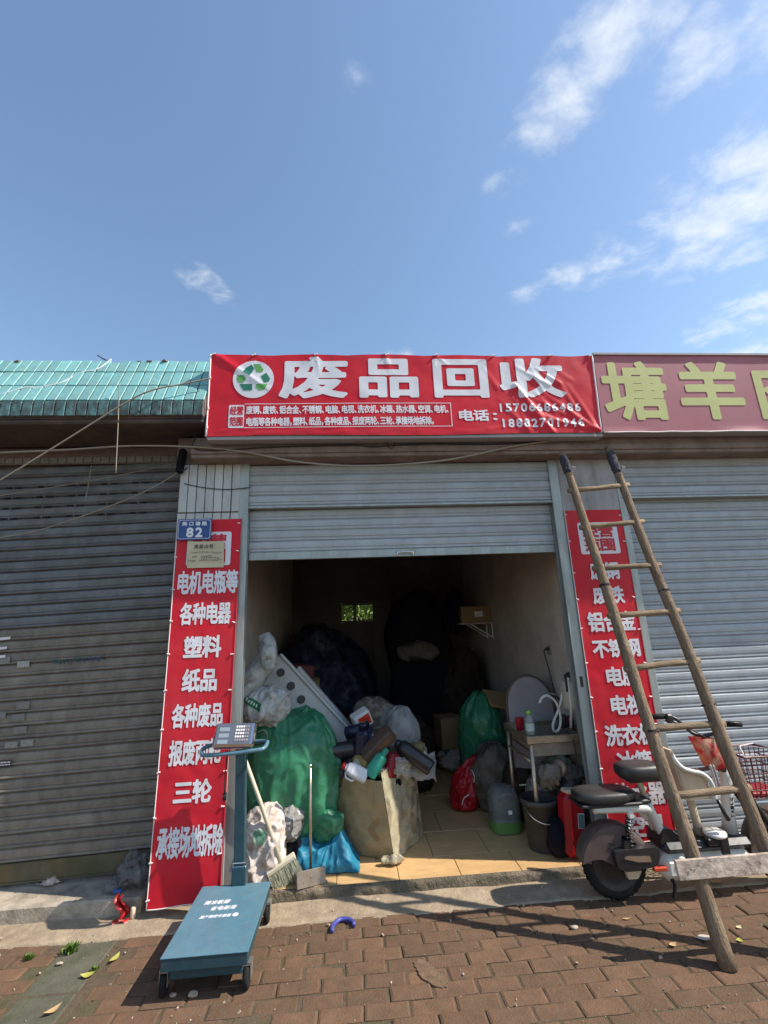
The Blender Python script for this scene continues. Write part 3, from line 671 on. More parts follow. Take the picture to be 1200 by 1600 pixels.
sgo = part('banner_sheet', MB().grid(sheet, 200, 50), m_red, sg, smooth=True)
part('sign_box', MB().box((.485, 3.362, 3.465), (3.10, .095, .69)).box((.485, 3.362, 3.112), (3.10, .10, .018)), m_boxgrey, sg)
for (a, b) in (((-1.073, 3.128), (-1.073, 3.825)), ((2.016, 3.13), (2.045, 3.825))):
    part('side_hem', MB().tube([(a[0]+(b[0]-a[0])*t/10, SY-sign_disp(a[0]+(b[0]-a[0])*t/10, a[1]+(b[1]-a[1])*t/10)-.002, a[1]+(b[1]-a[1])*t/10) for t in range(11)], .007, 6), m_hem, sg, smooth=True)
part('side_flap', MB().box((-1.079, 3.355, 3.475), (.005, .10, .69)), m_hem, sg)
for gx in (-1.05, -.74, -.25, .32, .72, 1.2, 1.68, 2.03): part('tie', MB().box((gx, SY-sign_disp(gx, 3.81)-.005, 3.822), (.03, .012, .012), Matrix.Rotation(R(-25), 3, 'Y'), .003), m_hem, sg)
for gz in (3.2, 3.36, 3.62): part('tie', MB().box((-1.068, SY-sign_disp(-1.068, gz)-.006, gz), (.012, .012, .028), None, .003), m_hem, sg)
mp3, mp4, mp5 = sign_map(.0028), sign_map(.0045), sign_map(.0062)
for ch, x0, x1 in (('废', -.53, .00), ('品', .075, .575), ('回', .675, 1.15), ('收', 1.225, 1.765)):
    lettering(ch, x0, x1, 3.435, 3.792, mp3, m_white, sg, 80, .036, 3, 'character')
emb = part('emblem_disc', patch([(-.736+.158*math.cos(a*math.pi/24), 3.606+.163*math.sin(a*math.pi/24)) for a in range(48)], mp3, 12), m_white, sg, fix=False)
ARR = [([(-.38, .62), (-.10, .78), (.02, .55), (-.18, .18), (-.52, .40)], 0), ([(-.02, .82), (.30, .82), (.48, .50), (.40, .36), (.14, .38)], 1), ([(.36, .16), (.62, .34), (.82, .02), (.74, -.14), (.52, -.20)], 0),
       ([(.12, -.30), (.28, -.26), (.70, -.26), (.56, -.56), (.30, -.60), (.12, -.42)], 1), ([(-.68, -.26), (-.04, -.26), (-.04, -.60), (-.46, -.60)], 0), ([(-.80, .22), (-.46, .20), (-.36, .04), (-.48, -.20), (-.72, -.18), (-.80, -.02)], 1)]
for pts, k in ARR:
    q = []
    for i in range(len(pts)):
        a, b = pts[i], pts[(i+1) % len(pts)]
        for j in range(4): q.append((-.736+.158*(a[0]+(b[0]-a[0])*j/4), 3.606+.163*(a[1]+(b[1]-a[1])*j/4)))
    part('arrow', patch(q, mp4, 5), m_grnB if k else m_grnA, emb, fix=False)
bx_ = part('scope_box', patch(rrect(-.914, -.797, 3.194, 3.386, .012), mp3, 6), m_white, sg, fix=False)
lettering('经营', -.905, -.803, 3.300, 3.374, mp4, m_redtxt, bx_, 34, .034); lettering('范围', -.905, -.803, 3.208, 3.284, mp4, m_redtxt, bx_, 34, .034)
ln = MB()
for (x0, x1, z0, z1) in ((-.797, .815, 3.391, 3.396), (-.797, .808, 3.193, 3.198), (.808, .814, 3.193, 3.396)):
    q = rect(x0, x1, z0, z1, mp3, .025); ln.add(q.v, q.f)
part('frame_line', ln, m_white, sg, fix=False)
lettering('废铜、废铁、铝合金、不锈钢、电脑、电视、洗衣机、冰箱、热水器、空调、电机、', -.782, .800, 3.306, 3.376, mp3, m_white, sg, 30, .034, 3)
lettering('电瓶等各种电器，塑料、纸品，各种废品、报废两轮、三轮、承接场地拆除。', -.782, .675, 3.207, 3.277, mp3, m_white, sg, 30, .034, 3)
lettering('电话', .862, 1.115, 3.236, 3.334, mp3, m_white, sg, 44, .034); lettering('：', 1.125, 1.215, 3.236, 3.325, mp3, m_white, sg, 34, .03)
lettering('15706686486', 1.186, 1.884, 3.314, 3.392, mp3, m_white, sg, 30, .045); lettering('18882701946', 1.196, 1.892, 3.180, 3.258, mp3, m_white, sg, 30, .045)

# faded sign of the neighbour
def rs_disp(x, z): return .003*ns(x, z, 2, 2.5)+.012*math.exp(-((z-3.135)/.022)**2)*max(0, ns(x, 0, 4, 2.4)+.15)+.006*math.exp(-((z-3.815)/.03)**2)*max(0, ns(x, 0, 8, 1.8))
rsm = lambda off: (lambda x, z: (x, SY-rs_disp(x, z)-off, z))
rs = thing('neighbour_sign', 'faded pink sign with pale yellow characters right of the red sign', 'sign', (3.4, 3.35, 3.13))
part('banner_sheet', MB().grid(lambda u, v: rsm(0)(2.034+.026*v+(2.9)*u, 3.132+.70*v), 150, 36), m_faded, rs, smooth=True)
part('sign_box', MB().box((3.52, 3.362, 3.48), (2.94, .10, .69)), m_boxgrey, rs)
part('bottom_hem', MB().tube([(2.035+.05*i, SY-rs_disp(2.035+.05*i, 3.132)-.002, 3.131+.006*ns(i*.3, 1, 1)) for i in range(59)], .0055, 6), m_hem, rs, smooth=True)
part('top_rail', MB().box((3.52, 3.31, 3.838), (2.94, .05, .018)), m_boxgrey, rs)
for ch, x0, x1 in (('塘', 2.095, 2.64), ('羊', 2.74, 3.31), ('肉', 3.40, 3.95)): lettering(ch, x0, x1, 3.225, 3.755, rsm(.0028), m_yell, rs, 64, .030, 3, 'character')

# upright banners on the two pillars
def vb_disp(x, z, k): return .006*math.sin(x*11+k*2+z*.6)*(.4+.6*abs(math.sin(z*1.3+k)))+.004*ns(x, z*.5, k, 4)+.003*ns(x, z, k*3, 12)
def vbanner(name, label, x0t, x1t, x0b, x1b, zt, zb, yt, yb, lines, boxx, boxz, k, hems):
    t = thing(name, label, 'banner', ((x0b+x1b)/2, yb, zb))
    def base(x, z): s = (zt-z)/(zt-zb); return yt+(yb-yt)*s**1.5-vb_disp(x, z, k)*(.35+.65*s)
    mp = lambda off: (lambda x, z: (x, base(x, z)-off, z))
    def sh_(u, v):
        z = zt+(zb-zt)*v; x = (x0t+(x0b-x0t)*v)*(1-u)+(x1t+(x1b-x1t)*v)*u
        return (x, base(x, z), z-.006*math.sin(u*7+k)*(v**8))
    part('banner_sheet', MB().grid(sh_, 36, 150), m_red, t, smooth=True)
    for sgn, (xa, xb) in ((-1, (x0t, x0b)), (1, (x1t, x1b))):
        pts = [(xa+(xb-xa)*i/40, base(xa+(xb-xa)*i/40, zt+(zb-zt)*i/40)-.001, zt+(zb-zt)*i/40) for i in range(41)]
        part('edge_hem', MB().tube(pts, .0032, 5), m_hem if hems[0 if sgn < 0 else 1] else m_red, t, smooth=True)
    pts = [(x0b+(x1b-x0b)*i/20, base(x0b+(x1b-x0b)*i/20, zb)-.001, zb-.006*math.sin(i/20*7+k)) for i in range(21)]
    part('bottom_hem', MB().tube(pts, .0035, 5), m_hem, t, smooth=True)
    for i in range(11):
        for sgn in (0, 1):
            v = .012+i*.098+rng.uniform(-.01, .01); z = zt+(zb-zt)*v
            if v > 1: continue
            x = (x0t+(x0b-x0t)*v)+.004 if not sgn else (x1t+(x1b-x1t)*v)-.014
            part('tie', MB().box((x, base(x, z)-.005, z), (.024, .010, .009), Matrix.Rotation(rng.uniform(-.4, .4), 3, 'Y'), .003), m_hem, t)
    b = part('scope_box', patch(rrect(boxx[0], boxx[1], boxz[0], boxz[1], .018), mp(.003), 10), m_white, t, fix=False)
    hz = (boxz[0]+boxz[1])/2; lettering('经营', boxx[0]+.035, boxx[1]-.035, hz+.004, boxz[1]-.02, mp(.005), m_redtxt, b, 40, .036); lettering('范围', boxx[0]+.035, boxx[1]-.035, boxz[0]+.02, hz-.004, mp(.005), m_redtxt, b, 40, .036)
    for s, a, b_, z0, z1 in lines: lettering(s, a, b_, z0, z1, mp(.003), m_white, t, 44, .036)
    return t
vbanner('upright_banner', 'red upright banner with white characters beside the grimy shutter, behind the scale', -1.325, -.848, -1.300, -.865, 2.545, .062, 3.552, 3.445,
        [('电机电瓶等', -1.295, -.848, 1.972, 2.144), ('各种电器', -1.252, -.893, 1.752, 1.909), ('塑料', -1.208, -.948, 1.52, 1.672), ('纸品', -1.20, -.96, 1.295, 1.447), ('各种废品', -1.248, -.908, 1.068, 1.219), ('报废两轮', -1.245, -.905, .838, .992), ('三轮', -1.198, -.955, .61, .75), ('承接场地拆除', -1.272, -.862, .312, .486)],
        (-1.24, -.915), (2.185, 2.445), 1, (1, 0))
vbanner('upright_banner', 'red upright banner with white characters behind the wooden ladder', 1.746, 2.222, 1.742, 2.212, 2.555, .185, 3.552, 3.535,
        [('废铜', 1.885, 2.125, 1.984, 2.121), ('废铁', 1.878, 2.130, 1.795, 1.929), ('铝合金', 1.808, 2.182, 1.585, 1.734), ('不锈钢', 1.814, 2.190, 1.394, 1.53), ('电脑', 1.876, 2.146, 1.19, 1.328), ('电视', 1.878, 2.140, .99, 1.128), ('洗衣机', 1.812, 2.186, .785, .926), ('冰箱', 1.876, 2.132, .61, .75), ('热水器', 1.815, 2.186, .40, .545), ('空调', 1.872, 2.132, .205, .345)],
        (1.835, 2.165), (2.19, 2.45), 5, (1, 0))
# house number plate
hp = thing('house_number_plate', 'blue enamel house number plate reading 82 on the white tiled pillar', 'number plate', (-1.185, 3.52, 2.37))
part('plate', MB().box((-1.187, 3.523, 2.462), (.252, .006, .163), None, .003), m_blue, hp)
fl_ = lambda yv: (lambda x, z: (x, yv, z))
bo = MB(); oo = rrect(-1.306, -1.068, 2.388, 2.536, .016); ii = rrect(-1.303, -1.071, 2.391, 2.533, .014)
n_ = min(len(oo), len(ii)); oo = rrect(-1.306, -1.068, 2.388, 2.536, .016); k_ = len(oo)
bo.add([(x, 3.5188, z) for x, z in oo]+[(-1.187+(x+1.187)*.974, 3.5188, 2.462+(z-2.462)*.958) for x, z in oo], [(i, (i+1) % k_, (i+1) % k_+k_, i+k_) for i in range(k_)])
part('border', bo, m_white, hp); lettering('82', -1.252, -1.118, 2.398, 2.478, fl_(3.5186), m_white, hp, 44, .055); lettering('两口塘路', -1.285, -1.09, 2.489, 2.522, fl_(3.5186), m_white, hp, 30, .03, fill=.72)
# handwritten note
nt_ = thing('handwritten_note', 'cream handwritten rental note stuck on the banner below the number plate', 'note', (-1.09, 3.52, 2.17))
part('paper', MB().grid(lambda u, v: (-1.226+.268*u-.006*v, 3.531-.004*math.sin(u*4+v*3)-.006*v*(1-u), 2.168+.20*v), 10, 8), m_paper, nt_, smooth=True)
nm = lambda x, z: (x, 3.5185, z)
lettering('房屋出租', -1.182, -1.035, 2.312, 2.345, nm, m_ink, nt_, 26, .012, fill=.8)
q = MB(); hr = random.Random(9)
for (x0, x1, z) in ((-1.19, -1.04, 2.285), (-1.03, -.975, 2.277), (-1.185, -1.155, 2.252), (-1.125, -1.045, 2.254), (-1.12, -.995, 2.240), (-1.215, -1.155, 2.222), (-1.13, -.975, 2.224)):
    x = x0
    while x < x1:
        h = hr.uniform(.006, .014)
        for k in range(3): q.box((x+hr.uniform(-.003, .003), 3.5185, z+hr.uniform(-.005, .005)), (.0018, .0008, h) if k % 2 else (h*.8, .0008, .0018), Matrix.Rotation(hr.uniform(-.5, .5), 3, 'Y'))
        x += .0125
part('handwriting', q, m_ink, nt_)

# ================================================================== CABLES on the fronts
def cable(name, pts, r, mat, label, k=6): return single(name, MB().tube(catmull(pts, k), r, 6), mat, label, 'cable', smooth=True)
cable('cable', [(-2.75, 3.20, 2.55), (-2.41, 3.19, 2.76), (-2.02, 3.19, 3.05), (-1.61, 3.19, 3.36), (-1.44, 3.20, 3.46), (-1.25, 3.24, 3.53), (-1.05, 3.275, 3.60)], .006, m_cable, 'pale cable slanting across the turquoise canopy from lower left to the red sign')
cable('cable', [(-2.65, 3.27, 3.43), (-2.45, 3.315, 3.54), (-2.36, 3.325, 3.55), (-2.22, 3.35, 3.60), (-2.17, 3.375, 3.65), (-2.11, 3.42, 3.735), (-2.0, 3.44, 3.78), (-1.93, 3.49, 3.90)], .005, m_hem, 'white crooked wire lying on the turquoise roof tiles')
cable('cable', [(-2.75, 3.39, 3.045), (-2.14, 3.38, 3.062), (-1.68, 3.385, 3.09), (-1.25, 3.395, 3.085), (-.82, 3.398, 3.04), (-.45, 3.385, 2.955), (-.1, 3.38, 2.912), (.27, 3.378, 2.905), (.78, 3.38, 2.945), (1.31, 3.392, 3.055), (1.69, 3.40, 3.11)], .0075, m_cable, 'sagging pale cable along the lintel over the open shutter')
cable('cable', [(-2.75, 3.60, 3.20), (-2.0, 3.60, 3.205), (-1.4, 3.58, 3.235), (-1.2, 3.43, 3.20), (-1.16, 3.40, 3.06), (-.6, 3.397, 3.075), (0, 3.40, 3.09), (.2, 3.396, 3.07), (.6, 3.40, 3.095), (1.2, 3.402, 3.085), (1.75, 3.40, 3.115)], .005, m_cabled, 'dark cable clipped to the lintel under the red sign')
cable('cable', [(-2.9, 3.6, 2.41), (-2.64, 3.6, 2.45), (-2.37, 3.6, 2.50), (-1.97, 3.6, 2.64), (-1.60, 3.58, 2.79), (-1.33, 3.54, 2.94)], .005, m_cable, 'pale cable drooping across the upper part of the grimy shutter')
cable('cable', [(-2.9, 3.7, 2.79), (-2.12, 3.7, 2.92), (-1.45, 3.70, 3.06)], .0035, m_cable, 'thin grey cable above the vent slots of the grimy shutter')
cable('cable', [(-2.10, 3.70, 3.06), (-2.104, 3.70, 2.90), (-2.115, 3.70, 2.75)], .0035, m_cable, 'short loose wire end hanging in front of the vent slots')
cable('cable', [(-1.71, 3.235, 3.53), (-1.69, 3.24, 3.24), (-1.665, 3.24, 2.82)], .0035, m_cable, 'thin wire hanging straight down from the canopy fascia')
cable('cable', [(-1.30, 3.553, 2.84), (-1.2, 3.552, 2.815), (-1.09, 3.55, 2.795), (-.95, 3.55, 2.785), (-.78, 3.552, 2.80)], .0032, m_cabled, 'thin black wire bowed across the white pillar tiles')
jb = thing('cable_bracket', 'dark cloth-wrapped cable bracket at the top of the white tiled pillar', 'bracket', (-1.33, 3.5, 2.95))
part('wrap', MB().box((-1.325, 3.53, 3.02), (.05, .06, .20), Matrix.Rotation(.1, 3, 'Y'), .012), m_darkcloth, jb); part('hook', MB().tube(catmull([(-1.33, 3.52, 2.95), (-1.29, 3.50, 2.93), (-1.27, 3.52, 2.96)], 4), .005, 6), m_cabled, jb)
cable('cable', catmull([(.30, 3.395, 3.13), (.305, 3.39, 3.07), (.33, 3.385, 3.05), (.36, 3.39, 3.07), (.36, 3.395, 3.12)], 3), .0035, m_cabled, 'small black wire loop hanging under the middle of the red sign', 2)

# ================================================================== SOFT THINGS
def bag_mb(c, rad, seed, crump=.03, fine=.012, sq=2.6, zmin=None, neck=0, lean=(0, 0), nu=84, nv=52, fr_=3.2, rot=0, top_flat=0, pleat=0):
    """a stuffed bag: rounded block, creased by ridged noise, resting flat at zmin, optionally pinched to a neck at the top"""
    mb = MB(); cx, cy_, cz = c; vs_ = []
    cr, sr = math.cos(rot), math.sin(rot)
    for j in range(nv+1):
        th = math.pi*j/nv; st_, ct = math.sin(th), math.cos(th)
        for i in range(nu):
            ph = 2*math.pi*i/nu; d = Vector((st_*math.cos(ph), st_*math.sin(ph), ct))
            q = (abs(d.x)**sq+abs(d.y)**sq+abs(d.z)**sq)**(-1/sq)
            p = Vector((d.x*q*rad[0], d.y*q*rad[1], d.z*q*rad[2]))
            w = (d.x*seed, d.y, d.z)
            pp = (p.x+c[0], p.y+c[1], p.z+c[2])
            dd = crump*1.5*mnoise.noise(Vector((pp[0]*fr_*.75+seed, pp[1]*fr_*.75, pp[2]*fr_*.6)))+crump*.5*mnoise.noise(Vector((pp[0]*fr_*1.9-seed, pp[1]*fr_*1.9, pp[2]*fr_*1.3)))
            for kf, ka in ((1.5, 1.0), (3.3, .6)):
                dd += fine*ka*max(0, 1-4.5*abs(mnoise.noise(Vector((pp[0]*fr_*kf+seed*2, pp[1]*fr_*kf+1.7, pp[2]*fr_*kf*.7-seed)))))
            if pleat: dd += pleat*(max(0, d.z)**1.5+.25*max(0, -d.z))*max(0, 1-3*abs(mnoise.noise(Vector((math.cos(ph)*4.5+seed, math.sin(ph)*4.5, d.z*.9)))))
            p += d*dd
            if neck and d.z > .55:
                k = ((d.z-.55)/.45)**1.3; p.x *= 1-.86*k*neck; p.y *= 1-.86*k*neck; p.z += rad[2]*.30*k*neck
                a = math.atan2(d.y, d.x); f = 1+.25*k*math.sin(a*9+seed); p.x *= f; p.y *= f
            if top_flat and p.z > rad[2]*top_flat: p.z = rad[2]*top_flat+(p.z-rad[2]*top_flat)*.3
            h = (p.z+rad[2])/(2*rad[2]); x, y = p.x*cr-p.y*sr, p.x*sr+p.y*cr
            x += lean[0]*h; y += lean[1]*h; z = p.z+cz
            if zmin is not None and z < zmin+.03: z = zmin+.03*math.exp((z-zmin-.03)/.12)*.6 if z < zmin+.03 else z
            if zmin is not None: z = max(z, zmin+.001)
            vs_.append((cx+x, cy_+y, z))
    fs = [(j*nu+i, j*nu+(i+1) % nu, (j+1)*nu+(i+1) % nu, (j+1)*nu+i) for j in range(nv) for i in range(nu)]
    return mb.add(vs_, fs)
def bag(name, label, cat, mat, *a, group=None, **k):
    mb = bag_mb(*a, **k); o = single(name, mb, mat, label, cat, smooth=True, group=group)
    return o
Z0 = .0655                                            # top of the shop's floor tiles

def front_y(o, x, z, dflt):
    b = base_of(o); hit, loc, nrm, idx = o.ray_cast(Vector((x-b.x, 2.5-b.y, z-b.z)), Vector((0, 1, 0)))
    return loc.y+b.y if hit else dflt
# ---- left heap inside the door
gb = thing('green_sack', 'bulging green plastic sack filled with recyclables left of the cardboard box', 'sack', (-.50, 4.0, Z0))
part('body', bag_mb((-.505, 4.02, .60), (.375, .30, .475), 3.1, .030, .016, 2.5, zmin=.14, fr_=2.6, nu=200, nv=120, pleat=.016), m_grnbag, gb, smooth=True)
part('flap', bag_mb((-.215, 3.81, .31), (.10, .06, .10), 8.2, .035, .014, 2.4, fr_=6, nu=48, nv=30), m_grnbag, gb, smooth=True)
part('tie', MB().tube(catmull([(-.40, 3.96, 1.02), (-.385, 3.94, 1.075), (-.37, 3.95, 1.10)], 4), [.03, .03, .03, .028, .025, .02, .02, .02, .03], 8, jit=.25), m_grnbag, gb, smooth=True)
wb = thing('white_bag', 'crumpled white plastic bag with a green label strip on top of the green sack', 'bag', (-.69, 3.93, 1.02))
part('body', bag_mb((-.69, 3.95, 1.13), (.20, .17, .135), 5.4, .035, .014, 2.2, fr_=5, nu=130, nv=90, pleat=.02), m_whbag, wb, smooth=True)
wbo = wb.children[0]; bpy.context.view_layer.update()
def lbm(u, v): x = -.865+.155*u+.015*v; z = 1.245-.085*u-.052*(1-v); return (x, front_y(wbo, x, z, 3.80)-.004, z)
part('label_strip', MB().grid(lambda u, v: lbm(u, v), 10, 4), M('green_label', (.02, .20, .07), .4, var=.1), wb, smooth=True)
mkb = MB()
for i in range(6):
    u = .15+.13*i; a = Vector(lbm(u, .5))+Vector((0, -.004, 0)); mkb.box(a, (.010, .002, .022), Matrix.Rotation(.4+rng.uniform(-.5, .5), 3, 'Y'))
part('lettering', mkb, m_white, wb)
rb_ = thing('rolled_bag', 'rolled clouded plastic bag leaning above the crumpled white bag', 'bag', (-.78, 3.93, 1.22))
pts = catmull([(-.925, 3.93, 1.19), (-.85, 3.93, 1.28), (-.76, 3.94, 1.38), (-.695, 3.95, 1.47), (-.70, 3.96, 1.58), (-.735, 3.97, 1.665)], 6)
part('roll', MB().tube(pts, [.095*(1-.45*(i/(len(pts)-1))**3)*(1+.05*math.sin(i*.8)) for i in range(len(pts))], 28, jit=.010), m_whbag, rb_, smooth=True)
part('folded_mouth', bag_mb((-.665, 3.86, 1.49), (.055, .02, .085), 4.4, .012, .006, 3.2, fr_=9, nu=36, nv=24), m_whbag, rb_, smooth=True)
def slab_rot(c, d, rx, ry, rz): return MB().box(c, d, Euler((rx, ry, rz)).to_matrix(), .012)
fo = thing('foam_panel', 'front white polystyrene panel with a row of round holes leaning on the sacks', 'foam panel', (-.4, 4.4, Z0))
A0, A1 = Vector((-.735, 4.34, 1.345)), Vector((-.17, 4.36, .735)); dv = (A1-A0); Lf = dv.length+.10; dv.normalize(); upv = Vector((dv.z*-1, 0, dv.x)); 
angF = math.atan2(-dv.z, dv.x); RF = Matrix.Rotation(angF, 3, 'Y')
cF = (A0+A1)/2+Vector((.015, 0, .015)); part('panel', MB().box(cF, (Lf, .035, .28), RF, .01), m_foam, fo)
part('edge_lip', MB().box(cF+RF @ Vector((0, -.012, .145)), (Lf, .05, .025), RF, .008), m_foam, fo)
for i in range(5):
    p = cF+RF @ Vector((-.345+.145*i, -.010, .045-.012*i)); ring = MB().lathe([(.0, 0), (.028, 0), (.030, -.004), (.034, -.004), (.034, .006)], 20, Matrix.Translation(p) @ Matrix.Rotation(R(90), 4, 'X') @ Matrix.Translation((0, 0, .012)), cap=False)
    part('hole', ring, M('hole_shade', (.10, .09, .085), .9), fo)
fo2 = thing('foam_panel', 'rear narrow white polystyrene panel leaning behind the one with holes', 'foam panel', (-.3, 4.6, Z0))
B0, B1 = Vector((-.53, 4.50, 1.33)), Vector((-.04, 4.5, .78)); dv2 = (B1-B0); L2 = dv2.length+.25; dv2.normalize(); RF2 = Matrix.Rotation(math.atan2(-dv2.z, dv2.x), 3, 'Y')
part('panel', MB().box((B0+B1)/2+Vector((.07, 0, -.09)), (L2, .03, .10), RF2, .008), m_foam, fo2); part('flange', MB().box((B0+B1)/2+Vector((.07, .05, -.085))+RF2 @ Vector((0, 0, .045)), (L2, .10, .018), RF2, .006), m_foam, fo2)
single('red_carton', MB().box((-.60, 4.85, .95), (.30, .3, .85), Euler((0, .12, .2)).to_matrix(), .01), M('dark_red_card', (.10, .018, .018), .7), 'dark red carton standing in the shade behind the polystyrene panels', 'carton')
bag('white_sack', 'printed white paper sack slumped behind the scale column', 'sack', m_prnsack, (-.65, 3.62, .27), (.15, .10, .25), 6.3, .034, .016, 2.3, zmin=Z0, fr_=5.5, lean=(.02, .03), nu=120, nv=80)
ws = bpy.data.objects['white_sack']; bpy.context.view_layer.update()
part('print', patch([(-.645+.042*math.cos(a*math.pi/10), .375+.05*math.sin(a*math.pi/10)) for a in range(20)], lambda x, z: (x, front_y(ws, x, z, 3.53)-.003, z), 6), M('faded_green_print', (.07, .26, .15), .5, dirt=[((.55, .48, .44), 30, .7)]), ws, fix=False)
bag('grey_bag', 'grey crumpled plastic bag behind the slumped printed sack', 'bag', M('grey_plastic', (.24, .23, .22), .35, crumple=(18, .8)), (-.50, 3.72, .36), (.09, .09, .11), 2.2, .03, .014, 2.2, fr_=7)
bag('dark_bag', 'dark rubbish bag between the sacks and the broom', 'bag', m_darkcloth, (-.62, 3.80, .20), (.22, .14, .15), 9.1, .03, .01, 2.3, zmin=Z0, fr_=5)
def tarp(u, v):
    x = -.655+.665*u+.02*ns(u*3, v*2, 4); y = 3.695+.34*v+.03*ns(u*4, 2, 1)*(1-v)
    side = max(0, min(1, (1-u)/.22, u/.10)); side = side*side*(3-2*side); fr2 = min(1, v/.42); fr2 = math.sin(fr2*math.pi/2)**.8
    h = (.175+.03*math.sin(u*5+.6)+.05*ns(u*3, v*3, 8))*side**.8*fr2*(1-.25*max(0, v-.5))
    f = .034*max(0, 1-3*abs(ns(u*2.2+v*1.2, v*3.5-u*2.5, 2)))+.024*max(0, 1-3*abs(ns(u*5+v*2, v*6-u*3, 6)))+.014*max(0, 1-3*abs(ns(u*10, v*9-u*5, 9)))+.012*ns(u*6, v*6, 3)
    return (x, y-.5*f*(1-v), Z0+.003+max(0, h+f*(.25+.75*side)*min(1, v*6+.15)))
bt_ = thing('blue_tarp_bundle', 'bright blue tarpaulin bundle on the floor in front of the green sack', 'bundle', (-.32, 3.85, Z0))
part('sheet', MB().grid(tarp, 130, 80), m_blutarp, bt_, smooth=True, fix=False)
part('back_sheet', MB().grid(lambda u, v: (tarp(u, 1)[0], tarp(u, 1)[1]+.02*v, Z0+(tarp(u, 1)[2]-Z0)*(1-v)), 60, 4), m_blutarp, bt_, smooth=True, fix=False)
# ---- cardboard box lined with clouded plastic, heaped with bottles
cbx = thing('cardboard_box', 'brown cardboard box wrapped in clouded plastic, heaped with empty bottles', 'box', (.2, 3.98, Z0))
P0, P1, P2 = Vector((-.06, 3.985, 0)), Vector((.262, 3.80, 0)), Vector((.52, 4.17, 0)); P3 = P0+P2-P1
def wallp(a, b, flare, z0, z1, bulge, seed, out_):
    n = (b-a).cross(Vector((0, 0, 1))).normalized(); mid = (P0+P1+P2+P3)/4
    if n.dot((a+b)/2-mid) < 0: n = -n
    def f(u, v):
        k = 1+flare*v+(.012 if out_ else 0); p = mid+((a-mid)*(1-u)+(b-mid)*u)*k+Vector((-.085, -.035, 0))*v
        e = min(1, 6*u, 6*(1-u)); z = z0+(z1-z0)*v+(.022*ns(p.x, p.y, 7, 9)*v*v if out_ else 0)
        d = bulge*math.sin(math.pi*u)*math.sin(math.pi*min(1, v*1.1))+e*(.010*max(0, ridge((p.x, p.y, z), 6, seed))+.006*ns(p.x, p.y, z, 13) if out_ else .003*ns(p.x, p.y, z, 8))
        return (p.x+n.x*d, p.y+n.y*d, z)
    return MB().grid(f, 40, 30)
for a, b in ((P0, P1), (P1, P2), (P2, P3), (P3, P0)): part('side', wallp(a, b, .13, Z0+.005, .60, .006, 1, False), m_card, cbx, smooth=True)
part('bottom', MB().add([(p.x, p.y, Z0+.004) for p in (P0, P1, P2, P3)], [(0, 1, 2, 3)]), m_card, cbx)
part('plastic_wrap', wallp(P1, P2, .135, Z0+.003, .665, .016, 4.4, True), m_wrap, cbx, smooth=True)
part('plastic_wrap', wallp(P0, P1, .135, Z0+.003, .608, .004, 7.1, True), M('clear_wrap_front', (.33, .25, .135), .28, var=.1, crumple=(6, .3), dirt=[((.25, .17, .085), 2.5, .5), ((.42, .37, .26), 7, .35)]), cbx, smooth=True)
part('loose_corner', bag_mb((.235, 3.755, .095), (.065, .035, .028), 7.7, .02, .014, 2.2, zmin=Z0, fr_=11, nu=44, nv=28), m_wrap, cbx, smooth=True)
part('wrap_collar', bag_mb((.28, 3.90, .645), (.17, .085, .045), 12.7, .035, .014, 2.3, fr_=9, nu=72, nv=36, rot=.5), m_wrap, cbx, smooth=True)
part('wrap_collar', bag_mb((.50, 4.10, .63), (.075, .09, .12), 2.7, .03, .014, 2.3, fr_=9, nu=48, nv=36), M('grey_wrap', (.34, .32, .30), .3, crumple=(14, .8)), cbx, smooth=True)
part('filling', bag_mb((.14, 3.97, .53), (.20, .13, .07), 1.7, .01, .01, 2.4, fr_=6), m_darkcloth, cbx, smooth=True)
def aim(p, d, roll=0):
    q = Vector(d).to_track_quat('Z', 'Y').to_matrix().to_4x4(); return Matrix.Translation(p) @ q @ Matrix.Rotation(roll, 4, 'Z')
def bottle(name, label, p, d, prof, mat, capm=None, capprof=None, sq=0, n=24, roll=0, extra=None, cat='bottle'):
    t = thing(name, label, cat, p); Mx = aim(p, d, roll)
    part('body', MB().lathe(prof, 40 if sq else n, Mx, sq), mat, t, smooth=not sq)
    if capprof: part('cap', MB().lathe(capprof, n, Mx), capm or m_blkpl, t, smooth=True)
    return t, Mx
GB = 'empty bottles heaped on the cardboard box'
def cyl(r, L, nr=.3, sh=.12): return [(0, 0), (r*.92, 0), (r, r*.12), (r, L*(1-sh)), (r*.85, L*(1-sh*.55)), (r*nr*1.3, L*(1-sh*.1)), (r*nr, L)]
bp = M('black_bottle', (.022, .022, .026), .3, var=.15)
bottle('black_canister', 'black cylindrical canister lying beside the top of the green sack', (-.19, 3.92, .775), (1, .1, .05), [(0, 0), (.055, 0), (.062, .008), (.062, .02), (.058, .025), (.060, .16), (.05, .19), (0, .19)], bp)
ob = thing('oil_jug', 'dark blue square oil jug with a printed label standing in the heap', 'jug', (.055, 3.97, .72)); Mx = aim((.055, 3.96, .735), (.12, -.08, 1), .25)
nav = M('navy_jug', (.012, .016, .04), .32, var=.2)
jb_ = MB().box((0, 0, .095), (.20, .10, .19), None, .022); part('body', MB().add([Mx @ Vector(v) for v in jb_.v], jb_.f), nav, ob)
part('neck', MB().lathe([(.03, .18), (.03, .215), (.034, .217), (.034, .24), (0, .242)], 18, Mx @ Matrix.Translation((-.055, 0, 0))), nav, ob, smooth=True)
lm = lambda x, z: tuple(Mx @ Vector((x, -.0515, z))); lm2 = lambda x, z: tuple(Mx @ Vector((x, -.0530, z)))
